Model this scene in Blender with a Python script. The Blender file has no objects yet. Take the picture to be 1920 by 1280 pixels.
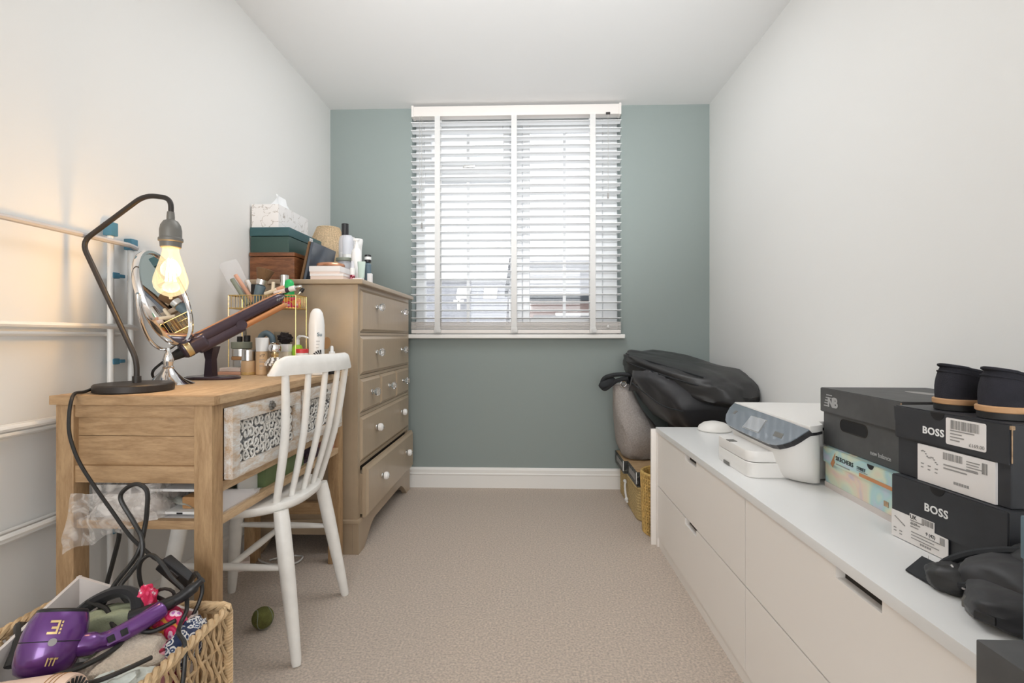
import bpy, bmesh, math, random
from mathutils import Vector, Matrix, noise as mnoise

# ------------------------------------------------------------------ camera, world, lights, exposure
scene = bpy.context.scene
COL = scene.collection
PI = math.pi

cam_data = bpy.data.cameras.new('camera')
cam = bpy.data.objects.new('camera', cam_data)
COL.objects.link(cam)
cam.location = (0, 0, 0.95)
cam.rotation_euler = (math.radians(90), 0, math.atan(30 / 931))
cam_data.sensor_width = 36
cam_data.lens = 36 * 931 / 1920
cam_data.shift_y = -10 / 1920
cam_data.clip_start = 0.01
cam_data.clip_end = 200
scene.camera = cam

world = bpy.data.worlds.new('overcast_sky')
scene.world = world
world.use_nodes = True
_bg = world.node_tree.nodes['Background']
_bg.inputs['Color'].default_value = (0.93, 0.96, 1.0, 1)
_bg.inputs['Strength'].default_value = 1.8

def lamp_data(name, kind, energy, color, **kw):
    d = bpy.data.lights.new(name, kind)
    d.energy = energy
    d.color = color
    for k, v in kw.items():
        setattr(d, k, v)
    o = bpy.data.objects.new(name, d)
    COL.objects.link(o)
    return o

# added fill light from behind the camera; the rear wall has no window
_l = lamp_data('rear_fill_light', 'AREA', 66, (0.955, 0.975, 1.0), shape='RECTANGLE', size=2.1, size_y=1.7)
_l.location = (-0.05, -3.1, 1.4)
_l.rotation_euler = (math.radians(90), 0, 0)
# sampling portal over the window opening (gives off no light itself)
_l = lamp_data('window_portal', 'AREA', 1, (1, 1, 1), shape='RECTANGLE', size=1.3, size_y=1.45)
_l.location = (-0.08, 3.42, 1.66)
_l.rotation_euler = (math.radians(-90), 0, 0)
_l.data.cycles.is_portal = True
# added fill light under the ceiling, out of view, without a lamp fitting
_l = lamp_data('ceiling_fill_light', 'AREA', 10.5, (0.975, 0.985, 1.0), shape='DISK', size=0.9)
_l.location = (-0.05, 1.9, 2.37)
# added spot behind the camera, bounced off the ceiling to brighten the room
_l = lamp_data('bounce_fill_light', 'SPOT', 290, (0.95, 0.975, 1.0), shadow_soft_size=0.08, spot_size=math.radians(62), spot_blend=1.0)
_l.location = (-0.05, -0.2, 1.35)
_l.rotation_euler = (math.radians(90 + 22), 0, 0)
# the filament bulb of the desk lamp
_l = lamp_data('bulb_light', 'POINT', 2.2, (1.0, 0.58, 0.20), shadow_soft_size=0.034)
_l.location = (-0.966, 1.31, 1.125)

scene.view_settings.view_transform = 'Standard'
scene.view_settings.look = 'None'
scene.view_settings.gamma = 1
scene.view_settings.use_curve_mapping = False
scene.view_settings.exposure = 0.1
scene.cycles.max_bounces = 10
scene.cycles.diffuse_bounces = 6
scene.cycles.transparent_max_bounces = 24
scene.cycles.sample_clamp_indirect = 6
scene.cycles.caustics_reflective = False
scene.cycles.caustics_refractive = False

# ------------------------------------------------------------------ materials
def srgb(r, g, b):
    f = lambda c: c / 12.92 if c <= 0.04045 else ((c + 0.055) / 1.055) ** 2.4
    return (f(r / 255), f(g / 255), f(b / 255))

def mat(name, col, rough=0.5, metal=0.0, bump=0.0, bscale=200.0, var=0.0, vscale=8.0, stretch=(1, 1, 1), coat=0.0,
        spec=0.5, emit=None, estr=0.0, sheen=0.0, col2=None, trans=0.0, ior=1.45):
    m = bpy.data.materials.new(name)
    m.use_nodes = True
    nt = m.node_tree
    b = nt.nodes['Principled BSDF']
    c = tuple(col) + (1,)
    b.inputs['Base Color'].default_value = c
    b.inputs['Roughness'].default_value = rough
    b.inputs['Metallic'].default_value = metal
    b.inputs['Specular IOR Level'].default_value = spec
    b.inputs['Coat Weight'].default_value = coat
    b.inputs['Sheen Weight'].default_value = sheen
    b.inputs['Transmission Weight'].default_value = trans
    b.inputs['IOR'].default_value = ior
    if emit:
        b.inputs['Emission Color'].default_value = tuple(emit) + (1,)
        b.inputs['Emission Strength'].default_value = estr
    tc = nt.nodes.new('ShaderNodeTexCoord')
    mp = nt.nodes.new('ShaderNodeMapping')
    mp.inputs['Scale'].default_value = stretch
    nt.links.new(tc.outputs['Object'], mp.inputs['Vector'])
    if var > 0 or col2:
        n = nt.nodes.new('ShaderNodeTexNoise')
        n.inputs['Scale'].default_value = vscale
        n.inputs['Detail'].default_value = 5
        nt.links.new(mp.outputs[0], n.inputs['Vector'])
        r = nt.nodes.new('ShaderNodeValToRGB')
        r.color_ramp.elements[0].position = 0.3
        r.color_ramp.elements[1].position = 0.7
        lo = tuple(max(0, x * (1 - var)) for x in col)
        hi = tuple(min(1, x * (1 + var)) for x in (col2 or col))
        r.color_ramp.elements[0].color = lo + (1,)
        r.color_ramp.elements[1].color = hi + (1,)
        nt.links.new(n.outputs['Fac'], r.inputs['Fac'])
        nt.links.new(r.outputs['Color'], b.inputs['Base Color'])
    if bump > 0:
        n2 = nt.nodes.new('ShaderNodeTexNoise')
        n2.inputs['Scale'].default_value = bscale
        n2.inputs['Detail'].default_value = 3
        nt.links.new(mp.outputs[0], n2.inputs['Vector'])
        bp = nt.nodes.new('ShaderNodeBump')
        bp.inputs['Strength'].default_value = bump
        bp.inputs['Distance'].default_value = 0.004
        nt.links.new(n2.outputs['Fac'], bp.inputs['Height'])
        nt.links.new(bp.outputs[0], b.inputs['Normal'])
    return m

def wood(name, c1, c2, stretch, rough=0.55, scale=10.0, knots=None):
    """Grain: noise stretched along one axis, with a second, finer streak layer."""
    m = bpy.data.materials.new(name)
    m.use_nodes = True
    nt = m.node_tree
    b = nt.nodes['Principled BSDF']
    b.inputs['Roughness'].default_value = rough
    tc = nt.nodes.new('ShaderNodeTexCoord')
    oi = nt.nodes.new('ShaderNodeObjectInfo')
    add = nt.nodes.new('ShaderNodeVectorMath')
    add.operation = 'ADD'
    mp = nt.nodes.new('ShaderNodeMapping')
    mp.inputs['Scale'].default_value = stretch
    nt.links.new(tc.outputs['Object'], add.inputs[0])
    nt.links.new(oi.outputs['Random'], add.inputs[1])
    nt.links.new(add.outputs[0], mp.inputs['Vector'])
    n = nt.nodes.new('ShaderNodeTexNoise')
    n.inputs['Scale'].default_value = scale
    n.inputs['Detail'].default_value = 6
    n.inputs['Distortion'].default_value = 0.6
    nt.links.new(mp.outputs[0], n.inputs['Vector'])
    n2 = nt.nodes.new('ShaderNodeTexNoise')
    n2.inputs['Scale'].default_value = scale * 6
    n2.inputs['Detail'].default_value = 2
    nt.links.new(mp.outputs[0], n2.inputs['Vector'])
    mx = nt.nodes.new('ShaderNodeMix')
    mx.data_type = 'FLOAT'
    mx.inputs[0].default_value = 0.3
    nt.links.new(n.outputs['Fac'], mx.inputs[2])
    nt.links.new(n2.outputs['Fac'], mx.inputs[3])
    r = nt.nodes.new('ShaderNodeValToRGB')
    r.color_ramp.elements[0].position = 0.34
    r.color_ramp.elements[1].position = 0.64
    r.color_ramp.elements[0].color = tuple(c1) + (1,)
    r.color_ramp.elements[1].color = tuple(c2) + (1,)
    nt.links.new(mx.outputs[0], r.inputs['Fac'])
    nt.links.new(r.outputs['Color'], b.inputs['Base Color'])
    bp = nt.nodes.new('ShaderNodeBump')
    bp.inputs['Strength'].default_value = 0.12
    bp.inputs['Distance'].default_value = 0.002
    nt.links.new(n2.outputs['Fac'], bp.inputs['Height'])
    nt.links.new(bp.outputs[0], b.inputs['Normal'])
    return m

def clear(name, tint=(1, 1, 1), gloss=0.06, edge=0.5):
    """Thin glass or clear plastic: transparent, with a reflection that grows towards grazing angles."""
    m = bpy.data.materials.new(name)
    m.use_nodes = True
    nt = m.node_tree
    for n in list(nt.nodes):
        if n.type != 'OUTPUT_MATERIAL':
            nt.nodes.remove(n)
    out = [n for n in nt.nodes if n.type == 'OUTPUT_MATERIAL'][0]
    t = nt.nodes.new('ShaderNodeBsdfTransparent')
    t.inputs[0].default_value = tuple(tint) + (1,)
    g = nt.nodes.new('ShaderNodeBsdfGlossy')
    g.inputs['Roughness'].default_value = 0.03
    lw = nt.nodes.new('ShaderNodeLayerWeight')
    lw.inputs['Blend'].default_value = 0.3
    mr = nt.nodes.new('ShaderNodeMapRange')
    mr.inputs['To Min'].default_value = gloss
    mr.inputs['To Max'].default_value = edge
    nt.links.new(lw.outputs['Facing'], mr.inputs['Value'])
    mix = nt.nodes.new('ShaderNodeMixShader')
    nt.links.new(mr.outputs[0], mix.inputs[0])
    nt.links.new(t.outputs[0], mix.inputs[1])
    nt.links.new(g.outputs[0], mix.inputs[2])
    nt.links.new(mix.outputs[0], out.inputs['Surface'])
    return m

def film(name, col, alpha=0.5, rough=0.35, cloudy=0.0):
    m = mat(name, col, rough)
    nt = m.node_tree
    b = nt.nodes['Principled BSDF']
    b.inputs['Alpha'].default_value = alpha
    if cloudy:
        n = nt.nodes.new('ShaderNodeTexNoise')
        n.inputs['Scale'].default_value = 22
        n.inputs['Distortion'].default_value = 1.5
        tc = nt.nodes.new('ShaderNodeTexCoord')
        nt.links.new(tc.outputs['Object'], n.inputs['Vector'])
        r = nt.nodes.new('ShaderNodeMapRange')
        r.inputs['From Min'].default_value = 0.38
        r.inputs['From Max'].default_value = 0.66
        r.inputs['To Min'].default_value = max(0, alpha - cloudy)
        r.inputs['To Max'].default_value = min(1, alpha + cloudy)
        nt.links.new(n.outputs['Fac'], r.inputs['Value'])
        nt.links.new(r.outputs[0], b.inputs['Alpha'])
    return m

def patterned(name, cols, scale=60.0, rough=0.7, kind='VORONOI'):
    m = bpy.data.materials.new(name)
    m.use_nodes = True
    nt = m.node_tree
    b = nt.nodes['Principled BSDF']
    b.inputs['Roughness'].default_value = rough
    tc = nt.nodes.new('ShaderNodeTexCoord')
    if kind == 'VORONOI':
        n = nt.nodes.new('ShaderNodeTexVoronoi')
        n.inputs['Scale'].default_value = scale
        src = n.outputs['Distance']
    else:
        n = nt.nodes.new('ShaderNodeTexNoise')
        n.inputs['Scale'].default_value = scale
        n.inputs['Distortion'].default_value = 1.2
        src = n.outputs['Fac']
    nt.links.new(tc.outputs['Object'], n.inputs['Vector'])
    r = nt.nodes.new('ShaderNodeValToRGB')
    r.color_ramp.interpolation = 'CONSTANT'
    els = r.color_ramp.elements
    while len(els) < len(cols):
        els.new(0.5)
    lo, hi = (0.0, 0.75) if kind == 'VORONOI' else (0.3, 0.68)
    for i, c in enumerate(cols):
        els[i].position = 0.0 if i == 0 else lo + (hi - lo) * i / len(cols)
        els[i].color = tuple(c) + (1,)
    nt.links.new(src, r.inputs['Fac'])
    nt.links.new(r.outputs['Color'], b.inputs['Base Color'])
    return m

M = {}
M['wall'] = mat('wall_paint_white', (0.80, 0.80, 0.785), 0.75, bump=0.03, bscale=120)
M['ceiling'] = mat('ceiling_paint_white', (0.80, 0.80, 0.795), 0.85)
M['teal'] = mat('wall_paint_sage', (0.255, 0.295, 0.282), 0.7, bump=0.03, bscale=120)
M['carpet'] = mat('carpet_taupe', (0.58, 0.485, 0.405), 0.95, bump=1.0, bscale=420, var=0.27, vscale=140, sheen=0.2)
M['trim'] = mat('trim_gloss_white', (0.79, 0.775, 0.745), 0.35)
M['upvc'] = mat('window_plastic_white', (0.85, 0.86, 0.87), 0.3)
M['glass'] = clear('window_glass', (1, 1, 1), 0.03, 0.35)
M['slat'] = mat('blind_slat_white', (0.79, 0.80, 0.805), 0.4)
M['tape'] = mat('blind_tape_cream', (0.66, 0.655, 0.64), 0.85, bump=0.2, bscale=900)
M['blindrail'] = mat('blind_rail_offwhite', (0.74, 0.70, 0.665), 0.45)
M['cord'] = mat('cord_grey', (0.5, 0.49, 0.47), 0.8)
M['deskh'] = wood('desk_pine_along_x', (0.31, 0.185, 0.09), (0.48, 0.315, 0.17), (1.2, 9, 9))
M['deskv'] = wood('desk_pine_along_z', (0.31, 0.185, 0.09), (0.47, 0.31, 0.165), (9, 9, 1.2))
M['desky_lit'] = wood('desk_pine_along_y_lit', (0.40, 0.265, 0.15), (0.60, 0.43, 0.26), (9, 1.2, 9))  # lighter copy of the pine: light on the table top put into the colour
M['washed'] = wood('drawer_whitewashed_wood', (0.50, 0.34, 0.20), (0.70, 0.715, 0.71), (7, 1.8, 7), 0.6, 7)
M['carving'] = mat('carved_white_fretwork', (0.70, 0.69, 0.66), 0.6, var=0.15, vscale=60)
M['mesh_dark'] = mat('fretwork_backing_dark', (0.16, 0.17, 0.18), 0.5)
M['whitewood'] = mat('chair_paint_white', (0.80, 0.785, 0.75), 0.35, var=0.04, vscale=30)
M['taupe'] = mat('chest_paint_taupe', (0.42, 0.325, 0.225), 0.30, var=0.04, vscale=14, stretch=(1, 6, 1))
M['gap_shade'] = mat('gap_shade_dark', (0.03, 0.025, 0.02), 0.8)  # near-black colour painted in as the shade of gaps and recesses
M['porcelain'] = mat('porcelain_white', (0.86, 0.85, 0.83), 0.12, coat=0.5)
M['crystal'] = mat('crystal_knob', (0.95, 0.96, 0.97), 0.03, trans=0.9, ior=1.5)
M['chrome'] = mat('chrome', (0.82, 0.82, 0.83), 0.08, 1.0)
M['silver'] = mat('silver_plastic', (0.68, 0.67, 0.65), 0.22, 1.0)
M['mirror'] = mat('mirror_glass', (0.92, 0.92, 0.92), 0.01, 1.0)
M['gold'] = mat('gold_wire', (0.80, 0.58, 0.24), 0.25, 1.0)
M['bronze'] = mat('lamp_bronze_black', (0.035, 0.030, 0.027), 0.45, 0.2)
M['black'] = mat('black_plastic', (0.018, 0.018, 0.02), 0.35)
M['cable'] = mat('black_cable', (0.02, 0.019, 0.018), 0.42)
M['greysocket'] = mat('socket_grey', (0.17, 0.165, 0.15), 0.45, 0.2)
M['bulbglass'] = clear('bulb_glass_amber', (1.0, 0.93, 0.78), 0.04, 0.35)
M['filament'] = mat('bulb_filament', (1, 0.8, 0.4), 0.4, emit=(1.0, 0.72, 0.36), estr=30)
# the lit envelope: warm glow of the gas and glass around the filament
_nt = M['bulbglass'].node_tree
_out = [n for n in _nt.nodes if n.type == 'OUTPUT_MATERIAL'][0]
_src = _out.inputs['Surface'].links[0].from_socket
_em = _nt.nodes.new('ShaderNodeEmission')
_em.inputs['Color'].default_value = (1.0, 0.80, 0.48, 1)
_em.inputs['Strength'].default_value = 0.38
_add = _nt.nodes.new('ShaderNodeAddShader')
_nt.links.new(_src, _add.inputs[0])
_nt.links.new(_em.outputs[0], _add.inputs[1])
_nt.links.new(_add.outputs[0], _out.inputs['Surface'])
M['brass'] = mat('brass_cap', (0.7, 0.55, 0.3), 0.3, 1.0)
M['whiteunit'] = mat('drawer_unit_white', (0.86, 0.825, 0.785), 0.38)
M['whitetop'] = mat('drawer_unit_top_white', (0.78, 0.785, 0.78), 0.33)
M['printerw'] = mat('printer_white', (0.80, 0.785, 0.76), 0.38)
M['printerglass'] = mat('printer_panel_gloss', (0.14, 0.17, 0.20), 0.12, coat=0.6)
M['screen'] = mat('printer_screen', (0.35, 0.37, 0.39), 0.08, coat=0.8)
M['charcoal'] = mat('shoebox_charcoal_card', (0.085, 0.085, 0.085), 0.62, var=0.12, vscale=25)
M['bossblack'] = mat('shoebox_black_card', (0.035, 0.037, 0.042), 0.5, var=0.12, vscale=20)
M['cardedge'] = mat('worn_card_edge', (0.42, 0.29, 0.18), 0.85, var=0.3, vscale=120)
M['paperwhite'] = mat('paper_label', (0.80, 0.77, 0.75), 0.6)
M['ink'] = mat('ink_black', (0.010, 0.010, 0.011), 0.6)
M['inkgrey'] = mat('ink_grey', (0.30, 0.29, 0.28), 0.6)
M['printwhite'] = mat('print_white', (0.85, 0.85, 0.84), 0.5)
M['printgrey'] = mat('print_grey', (0.42, 0.42, 0.42), 0.5)
M['suede'] = mat('black_suede', (0.016, 0.016, 0.022), 0.9, bump=0.3, bscale=500, var=0.5, vscale=18)
M['midsole'] = mat('tan_midsole', (0.52, 0.30, 0.15), 0.6)
M['rubber'] = mat('black_rubber', (0.02, 0.02, 0.02), 0.6)
M['nylon'] = mat('black_nylon', (0.022, 0.022, 0.025), 0.5, bump=0.25, bscale=22, sheen=0.15)
M['nylon2'] = mat('charcoal_nylon', (0.030, 0.030, 0.031), 0.42, bump=0.3, bscale=14)
M['strap'] = mat('black_webbing', (0.015, 0.017, 0.02), 0.7)
M['felt'] = mat('grey_felt', (0.36, 0.33, 0.31), 0.95, bump=0.4, bscale=260, var=0.16, vscale=140)
M['seagrass'] = mat('seagrass_weave', (0.50, 0.37, 0.17), 0.85, bump=0.5, bscale=180, var=0.3, vscale=120)
M['wicker'] = mat('wicker_strand', (0.56, 0.40, 0.23), 0.55, var=0.28, vscale=40)
M['wickergold'] = mat('golden_wicker', (0.56, 0.37, 0.12), 0.6, var=0.3, vscale=60)
M['liner'] = mat('grey_card_liner', (0.62, 0.57, 0.54), 0.8)
M['purple'] = mat('purple_metallic', (0.13, 0.035, 0.21), 0.22, 0.35, coat=0.7)
M['plum'] = mat('plum_plastic', (0.055, 0.038, 0.055), 0.28, 0.4, coat=0.4)
M['copper'] = mat('copper', (0.72, 0.33, 0.15), 0.3, 0.9)
M['goldprint'] = mat('gold_print', (0.75, 0.55, 0.25), 0.4, 0.4)
M['peach'] = mat('peach_plastic', (0.74, 0.55, 0.44), 0.4)
M['sagecloth'] = mat('sage_cloth', (0.34, 0.37, 0.25), 0.9, bump=0.3, bscale=300)
M['beigecloth'] = mat('beige_towelling', (0.60, 0.52, 0.43), 0.95, bump=0.8, bscale=350, var=0.12, vscale=200)
M['palecloth'] = mat('pale_aqua_cloth', (0.62, 0.66, 0.62), 0.9, bump=0.3, bscale=200)
M['blackcloth'] = mat('black_cloth', (0.014, 0.014, 0.016), 0.85, sheen=0.2)
M['floral'] = patterned('pink_floral_print', [srgb(200, 120, 190), srgb(245, 210, 225), srgb(225, 40, 100), srgb(235, 70, 120), srgb(210, 30, 80), srgb(225, 150, 60)], 38)
M['navyprint'] = patterned('navy_scroll_print', [srgb(210, 215, 220), srgb(40, 60, 100), srgb(215, 215, 215), srgb(30, 45, 80)], 75)
M['redcheck'] = patterned('red_white_check', [srgb(240, 205, 212), srgb(225, 70, 110), srgb(205, 35, 80)], 90)
M['crimson'] = patterned('crimson_print', [srgb(160, 20, 60), srgb(120, 10, 40), srgb(215, 150, 165)], 60)
M['bagfilm'] = film('clear_plastic_film', (0.86, 0.82, 0.78), 0.36, 0.25, 0.20)
M['softfilm'] = film('clear_pouch_film', (0.85, 0.85, 0.88), 0.25, 0.2)
M['blueclip'] = mat('blue_plastic_clip', (0.07, 0.21, 0.31), 0.4)
M['airer'] = mat('white_coated_tube', (0.82, 0.82, 0.80), 0.3)
M['airergrey'] = mat('grey_airer_rail', (0.52, 0.50, 0.50), 0.4)
M['marble'] = mat('marble_card', (0.82, 0.80, 0.79), 0.4)
M['tissue'] = mat('tissue_paper', (0.86, 0.87, 0.88), 0.9)
M['tealbox'] = mat('teal_leather', (0.035, 0.075, 0.065), 0.42, bump=0.2, bscale=300)
M['tealtop'] = mat('teal_leather_lid', (0.035, 0.10, 0.11), 0.42, bump=0.2, bscale=300)
M['walnut'] = wood('walnut_box', (0.10, 0.035, 0.014), (0.25, 0.10, 0.04), (2, 2, 12), 0.3, 8)
M['rattan'] = mat('rattan_shade', (0.62, 0.47, 0.30), 0.8, bump=0.9, bscale=150, var=0.3, vscale=110, stretch=(1, 1, 3))
M['framedark'] = mat('dark_tablet_back', (0.07, 0.09, 0.12), 0.18, coat=0.5)
M['pinkcard'] = mat('pale_pink_card', (0.78, 0.66, 0.60), 0.5)
M['whitecard'] = mat('white_card', (0.82, 0.80, 0.80), 0.5)
M['roseplastic'] = mat('rose_gold_compact', (0.62, 0.30, 0.18), 0.25, 0.6)
M['whiteplastic'] = mat('white_plastic', (0.82, 0.82, 0.81), 0.3)
M['clearplastic'] = clear('clear_plastic', (0.93, 0.94, 0.94), 0.08, 0.5)
M['clearblue'] = film('frosted_clear_plastic', (0.78, 0.80, 0.86), 0.55, 0.3)
M['mint'] = mat('mint_tube', (0.50, 0.62, 0.56), 0.4)
M['jarlid'] = mat('sage_jar_lid', (0.24, 0.27, 0.22), 0.45)
M['limegreen'] = mat('lime_green_plastic', (0.33, 0.60, 0.04), 0.35)
M['vividgreen'] = mat('vivid_green_plastic', (0.02, 0.45, 0.12), 0.35)
M['red'] = mat('red_plastic', (0.62, 0.05, 0.06), 0.4)
M['cream'] = mat('cream_plastic', (0.78, 0.68, 0.52), 0.45)
M['foundation'] = mat('foundation_beige', (0.62, 0.42, 0.24), 0.4)
M['amber'] = mat('amber_liquid', (0.55, 0.36, 0.14), 0.2)
M['brushhair'] = mat('brown_brush_hair', (0.19, 0.11, 0.055), 0.9, bump=0.9, bscale=300, stretch=(1, 1, 0.1))
M['blackfluff'] = mat('black_fluff', (0.018, 0.013, 0.013), 0.95, bump=1.0, bscale=160)
M['tan'] = mat('tan_leather', (0.42, 0.23, 0.10), 0.6)
M['kraft'] = mat('grey_kraft_card', (0.30, 0.25, 0.18), 0.8)
M['pinkgold'] = mat('peach_pink_card', (0.72, 0.40, 0.28), 0.5)
M['sageboard'] = mat('green_box_card', (0.12, 0.17, 0.07), 0.6)
M['dustypink'] = mat('dusty_pink_card', (0.55, 0.29, 0.25), 0.6)
M['grape'] = mat('dark_grape_fabric', (0.05, 0.03, 0.045), 0.7)
M['holo'] = None
M['tennis'] = mat('olive_felt', (0.15, 0.155, 0.045), 1.0, bump=0.8, bscale=500, var=0.25, vscale=60)
M['slate'] = mat('roof_slate', (0.34, 0.345, 0.37), 0.7, var=0.3, vscale=40, stretch=(0.3, 1, 4))
M['roofgrey'] = mat('roof_tiles_grey', (0.38, 0.38, 0.39), 0.7, var=0.25, vscale=30, stretch=(0.3, 1, 5))
M['brick'] = mat('brick_wall_red', (0.33, 0.24, 0.215), 0.85, var=0.25, vscale=20, stretch=(1, 1, 4))
M['gutter'] = mat('gutter_dark', (0.02, 0.026, 0.035), 0.5)
M['render'] = mat('render_cream', (0.2, 0.19, 0.175), 0.9)
M['bluegrey'] = mat('blue_grey_card', (0.12, 0.18, 0.22), 0.5)
M['gamebox'] = patterned('game_box_print', [srgb(35, 38, 36), srgb(60, 62, 58), srgb(90, 90, 84), srgb(30, 30, 30)], 45, 0.5)
M['woodtray'] = wood('game_box_lid_print', (0.36, 0.22, 0.11), (0.58, 0.40, 0.22), (3, 12, 3), 0.5, 7)

def holo_material():
    m = bpy.data.materials.new('holographic_card')
    m.use_nodes = True
    nt = m.node_tree
    b = nt.nodes['Principled BSDF']
    b.inputs['Roughness'].default_value = 0.3
    b.inputs['Metallic'].default_value = 0.25
    tc = nt.nodes.new('ShaderNodeTexCoord')
    n = nt.nodes.new('ShaderNodeTexNoise')
    n.inputs['Scale'].default_value = 7
    n.inputs['Distortion'].default_value = 1.5
    nt.links.new(tc.outputs['Object'], n.inputs['Vector'])
    r = nt.nodes.new('ShaderNodeValToRGB')
    e = r.color_ramp.elements
    cols = [srgb(200, 205, 222), srgb(178, 214, 214), srgb(222, 226, 200), srgb(232, 208, 190), srgb(196, 190, 210)]
    while len(e) < len(cols):
        e.new(0.5)
    for i, c in enumerate(cols):
        e[i].position = 0.28 + 0.44 * i / 4
        e[i].color = c + (1,)
    nt.links.new(n.outputs['Fac'], r.inputs['Fac'])
    nt.links.new(r.outputs['Color'], b.inputs['Base Color'])
    return m
M['holo'] = holo_material()

def marble_veins(m):
    nt = m.node_tree
    b = nt.nodes['Principled BSDF']
    tc = nt.nodes.new('ShaderNodeTexCoord')
    n = nt.nodes.new('ShaderNodeTexNoise')
    n.inputs['Scale'].default_value = 14
    n.inputs['Detail'].default_value = 6
    n.inputs['Distortion'].default_value = 1.0
    nt.links.new(tc.outputs['Object'], n.inputs['Vector'])
    r = nt.nodes.new('ShaderNodeValToRGB')
    e = r.color_ramp.elements
    e[0].position, e[0].color = 0.485, (0.82, 0.80, 0.79, 1)
    e[1].position, e[1].color = 0.515, (0.82, 0.80, 0.79, 1)
    k = e.new(0.50)
    k.color = (0.38, 0.33, 0.28, 1)
    nt.links.new(n.outputs['Fac'], r.inputs['Fac'])
    nt.links.new(r.outputs['Color'], b.inputs['Base Color'])
marble_veins(M['marble'])

# ------------------------------------------------------------------ mesh helpers
ROOT = {}

class B:
    def __init__(s):
        s.bm = bmesh.new()

    def box(s, x0, x1, y0, y1, z0, z1, bev=0.0, seg=2):
        r = bmesh.ops.create_cube(s.bm, size=1.0)
        vs = r['verts']
        for v in vs:
            v.co = Vector((x0 + (v.co.x + .5) * (x1 - x0), y0 + (v.co.y + .5) * (y1 - y0), z0 + (v.co.z + .5) * (z1 - z0)))
        if bev > 0:
            es = list({e for v in vs for e in v.link_edges})
            bmesh.ops.bevel(s.bm, geom=es, offset=bev, segments=seg, affect='EDGES', profile=0.7)
        return s

    def obox(s, c, size, rot=None, bev=0.0, seg=2):
        n0 = set(s.bm.verts)
        s.box(-size[0] / 2, size[0] / 2, -size[1] / 2, size[1] / 2, -size[2] / 2, size[2] / 2, bev, seg)
        mt = Matrix.Translation(Vector(c)) @ (rot.to_4x4() if rot else Matrix.Identity(4))
        for v in s.bm.verts:
            if v not in n0:
                v.co = mt @ v.co
        return s

    def loft(s, rings, cap0=True, cap1=True, closed=True):
        bm = s.bm
        R = [[bm.verts.new(Vector(p)) for p in ring] for ring in rings]
        n = len(R[0])
        for a, b in zip(R[:-1], R[1:]):
            for i in range(n if closed else n - 1):
                j = (i + 1) % n
                try:
                    bm.faces.new((a[i], a[j], b[j], b[i]))
                except ValueError:
                    pass
        if closed:
            if cap0:
                bm.faces.new(list(reversed(R[0])))
            if cap1:
                bm.faces.new(R[-1])
        return s

    def tube(s, pts, r, seg=8, closed=False, cap=True):
        pts = [Vector(p) for p in pts]
        n = len(pts)
        rad = r if isinstance(r, (list, tuple)) else [r] * n
        T = []
        for i in range(n):
            if closed:
                t = pts[(i + 1) % n] - pts[i - 1]
            else:
                t = pts[min(i + 1, n - 1)] - pts[max(i - 1, 0)]
            T.append(t.normalized() if t.length > 1e-9 else Vector((0, 0, 1)))
        up = Vector((0, 0, 1)) if abs(T[0].z) < 0.9 else Vector((1, 0, 0))
        N = (up - T[0] * up.dot(T[0])).normalized()
        rings = []
        for i in range(n):
            N = (N - T[i] * N.dot(T[i]))
            N = N.normalized() if N.length > 1e-6 else T[i].orthogonal().normalized()
            Bn = T[i].cross(N)
            rings.append([pts[i] + (N * math.cos(2 * PI * k / seg) + Bn * math.sin(2 * PI * k / seg)) * rad[i] for k in range(seg)])
        if closed:
            rings.append(rings[0])
            bm = s.bm
            R = [[bm.verts.new(p) for p in ring] for ring in rings[:-1]]
            R.append(R[0])
            for a, b in zip(R[:-1], R[1:]):
                for i in range(seg):
                    j = (i + 1) % seg
                    bm.faces.new((a[i], a[j], b[j], b[i]))
        else:
            s.loft(rings, cap, cap)
        return s

    def cyl(s, p0, p1, r0, r1=None, seg=16):
        return s.tube([p0, p1], [r0, r0 if r1 is None else r1], seg)

    def lathe(s, prof, c=(0, 0, 0), seg=24, mt=None):
        rings = []
        for r, z in prof:
            ring = [Vector((max(r, 1e-5) * math.cos(2 * PI * k / seg), max(r, 1e-5) * math.sin(2 * PI * k / seg), z)) for k in range(seg)]
            if mt is not None:
                ring = [mt @ p for p in ring]
            rings.append([p + Vector(c) for p in ring])
        return s.loft(rings)

    def prism(s, poly, axis, a0, a1):
        f = {'x': lambda p, a: (a, p[0], p[1]), 'y': lambda p, a: (p[0], a, p[1]), 'z': lambda p, a: (p[0], p[1], a)}[axis]
        return s.loft([[f(p, a0) for p in poly], [f(p, a1) for p in poly]])

    def grid(s, fn, nu, nv):
        bm = s.bm
        V = [[bm.verts.new(Vector(fn(i / nu, j / nv))) for j in range(nv + 1)] for i in range(nu + 1)]
        for i in range(nu):
            for j in range(nv):
                bm.faces.new((V[i][j], V[i + 1][j], V[i + 1][j + 1], V[i][j + 1]))
        return s

    def blob(s, c, rad, amp=0.15, freq=2.0, seed=0, sub=4, flat=None, rot=None):
        r = bmesh.ops.create_icosphere(s.bm, subdivisions=sub, radius=1.0)
        off = Vector((seed * 7.31, seed * 3.17, seed * 1.93))
        for v in r['verts']:
            d = v.co.normalized()
            k = 1 + amp * mnoise.fractal(d * freq + off, 1.0, 2.0, 3)
            p = Vector((d.x * rad[0] * k, d.y * rad[1] * k, d.z * rad[2] * k))
            if rot:
                p = rot @ p
            p += Vector(c)
            if flat is not None and p.z < flat:
                p.z = flat
            v.co = p
        return s

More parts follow.
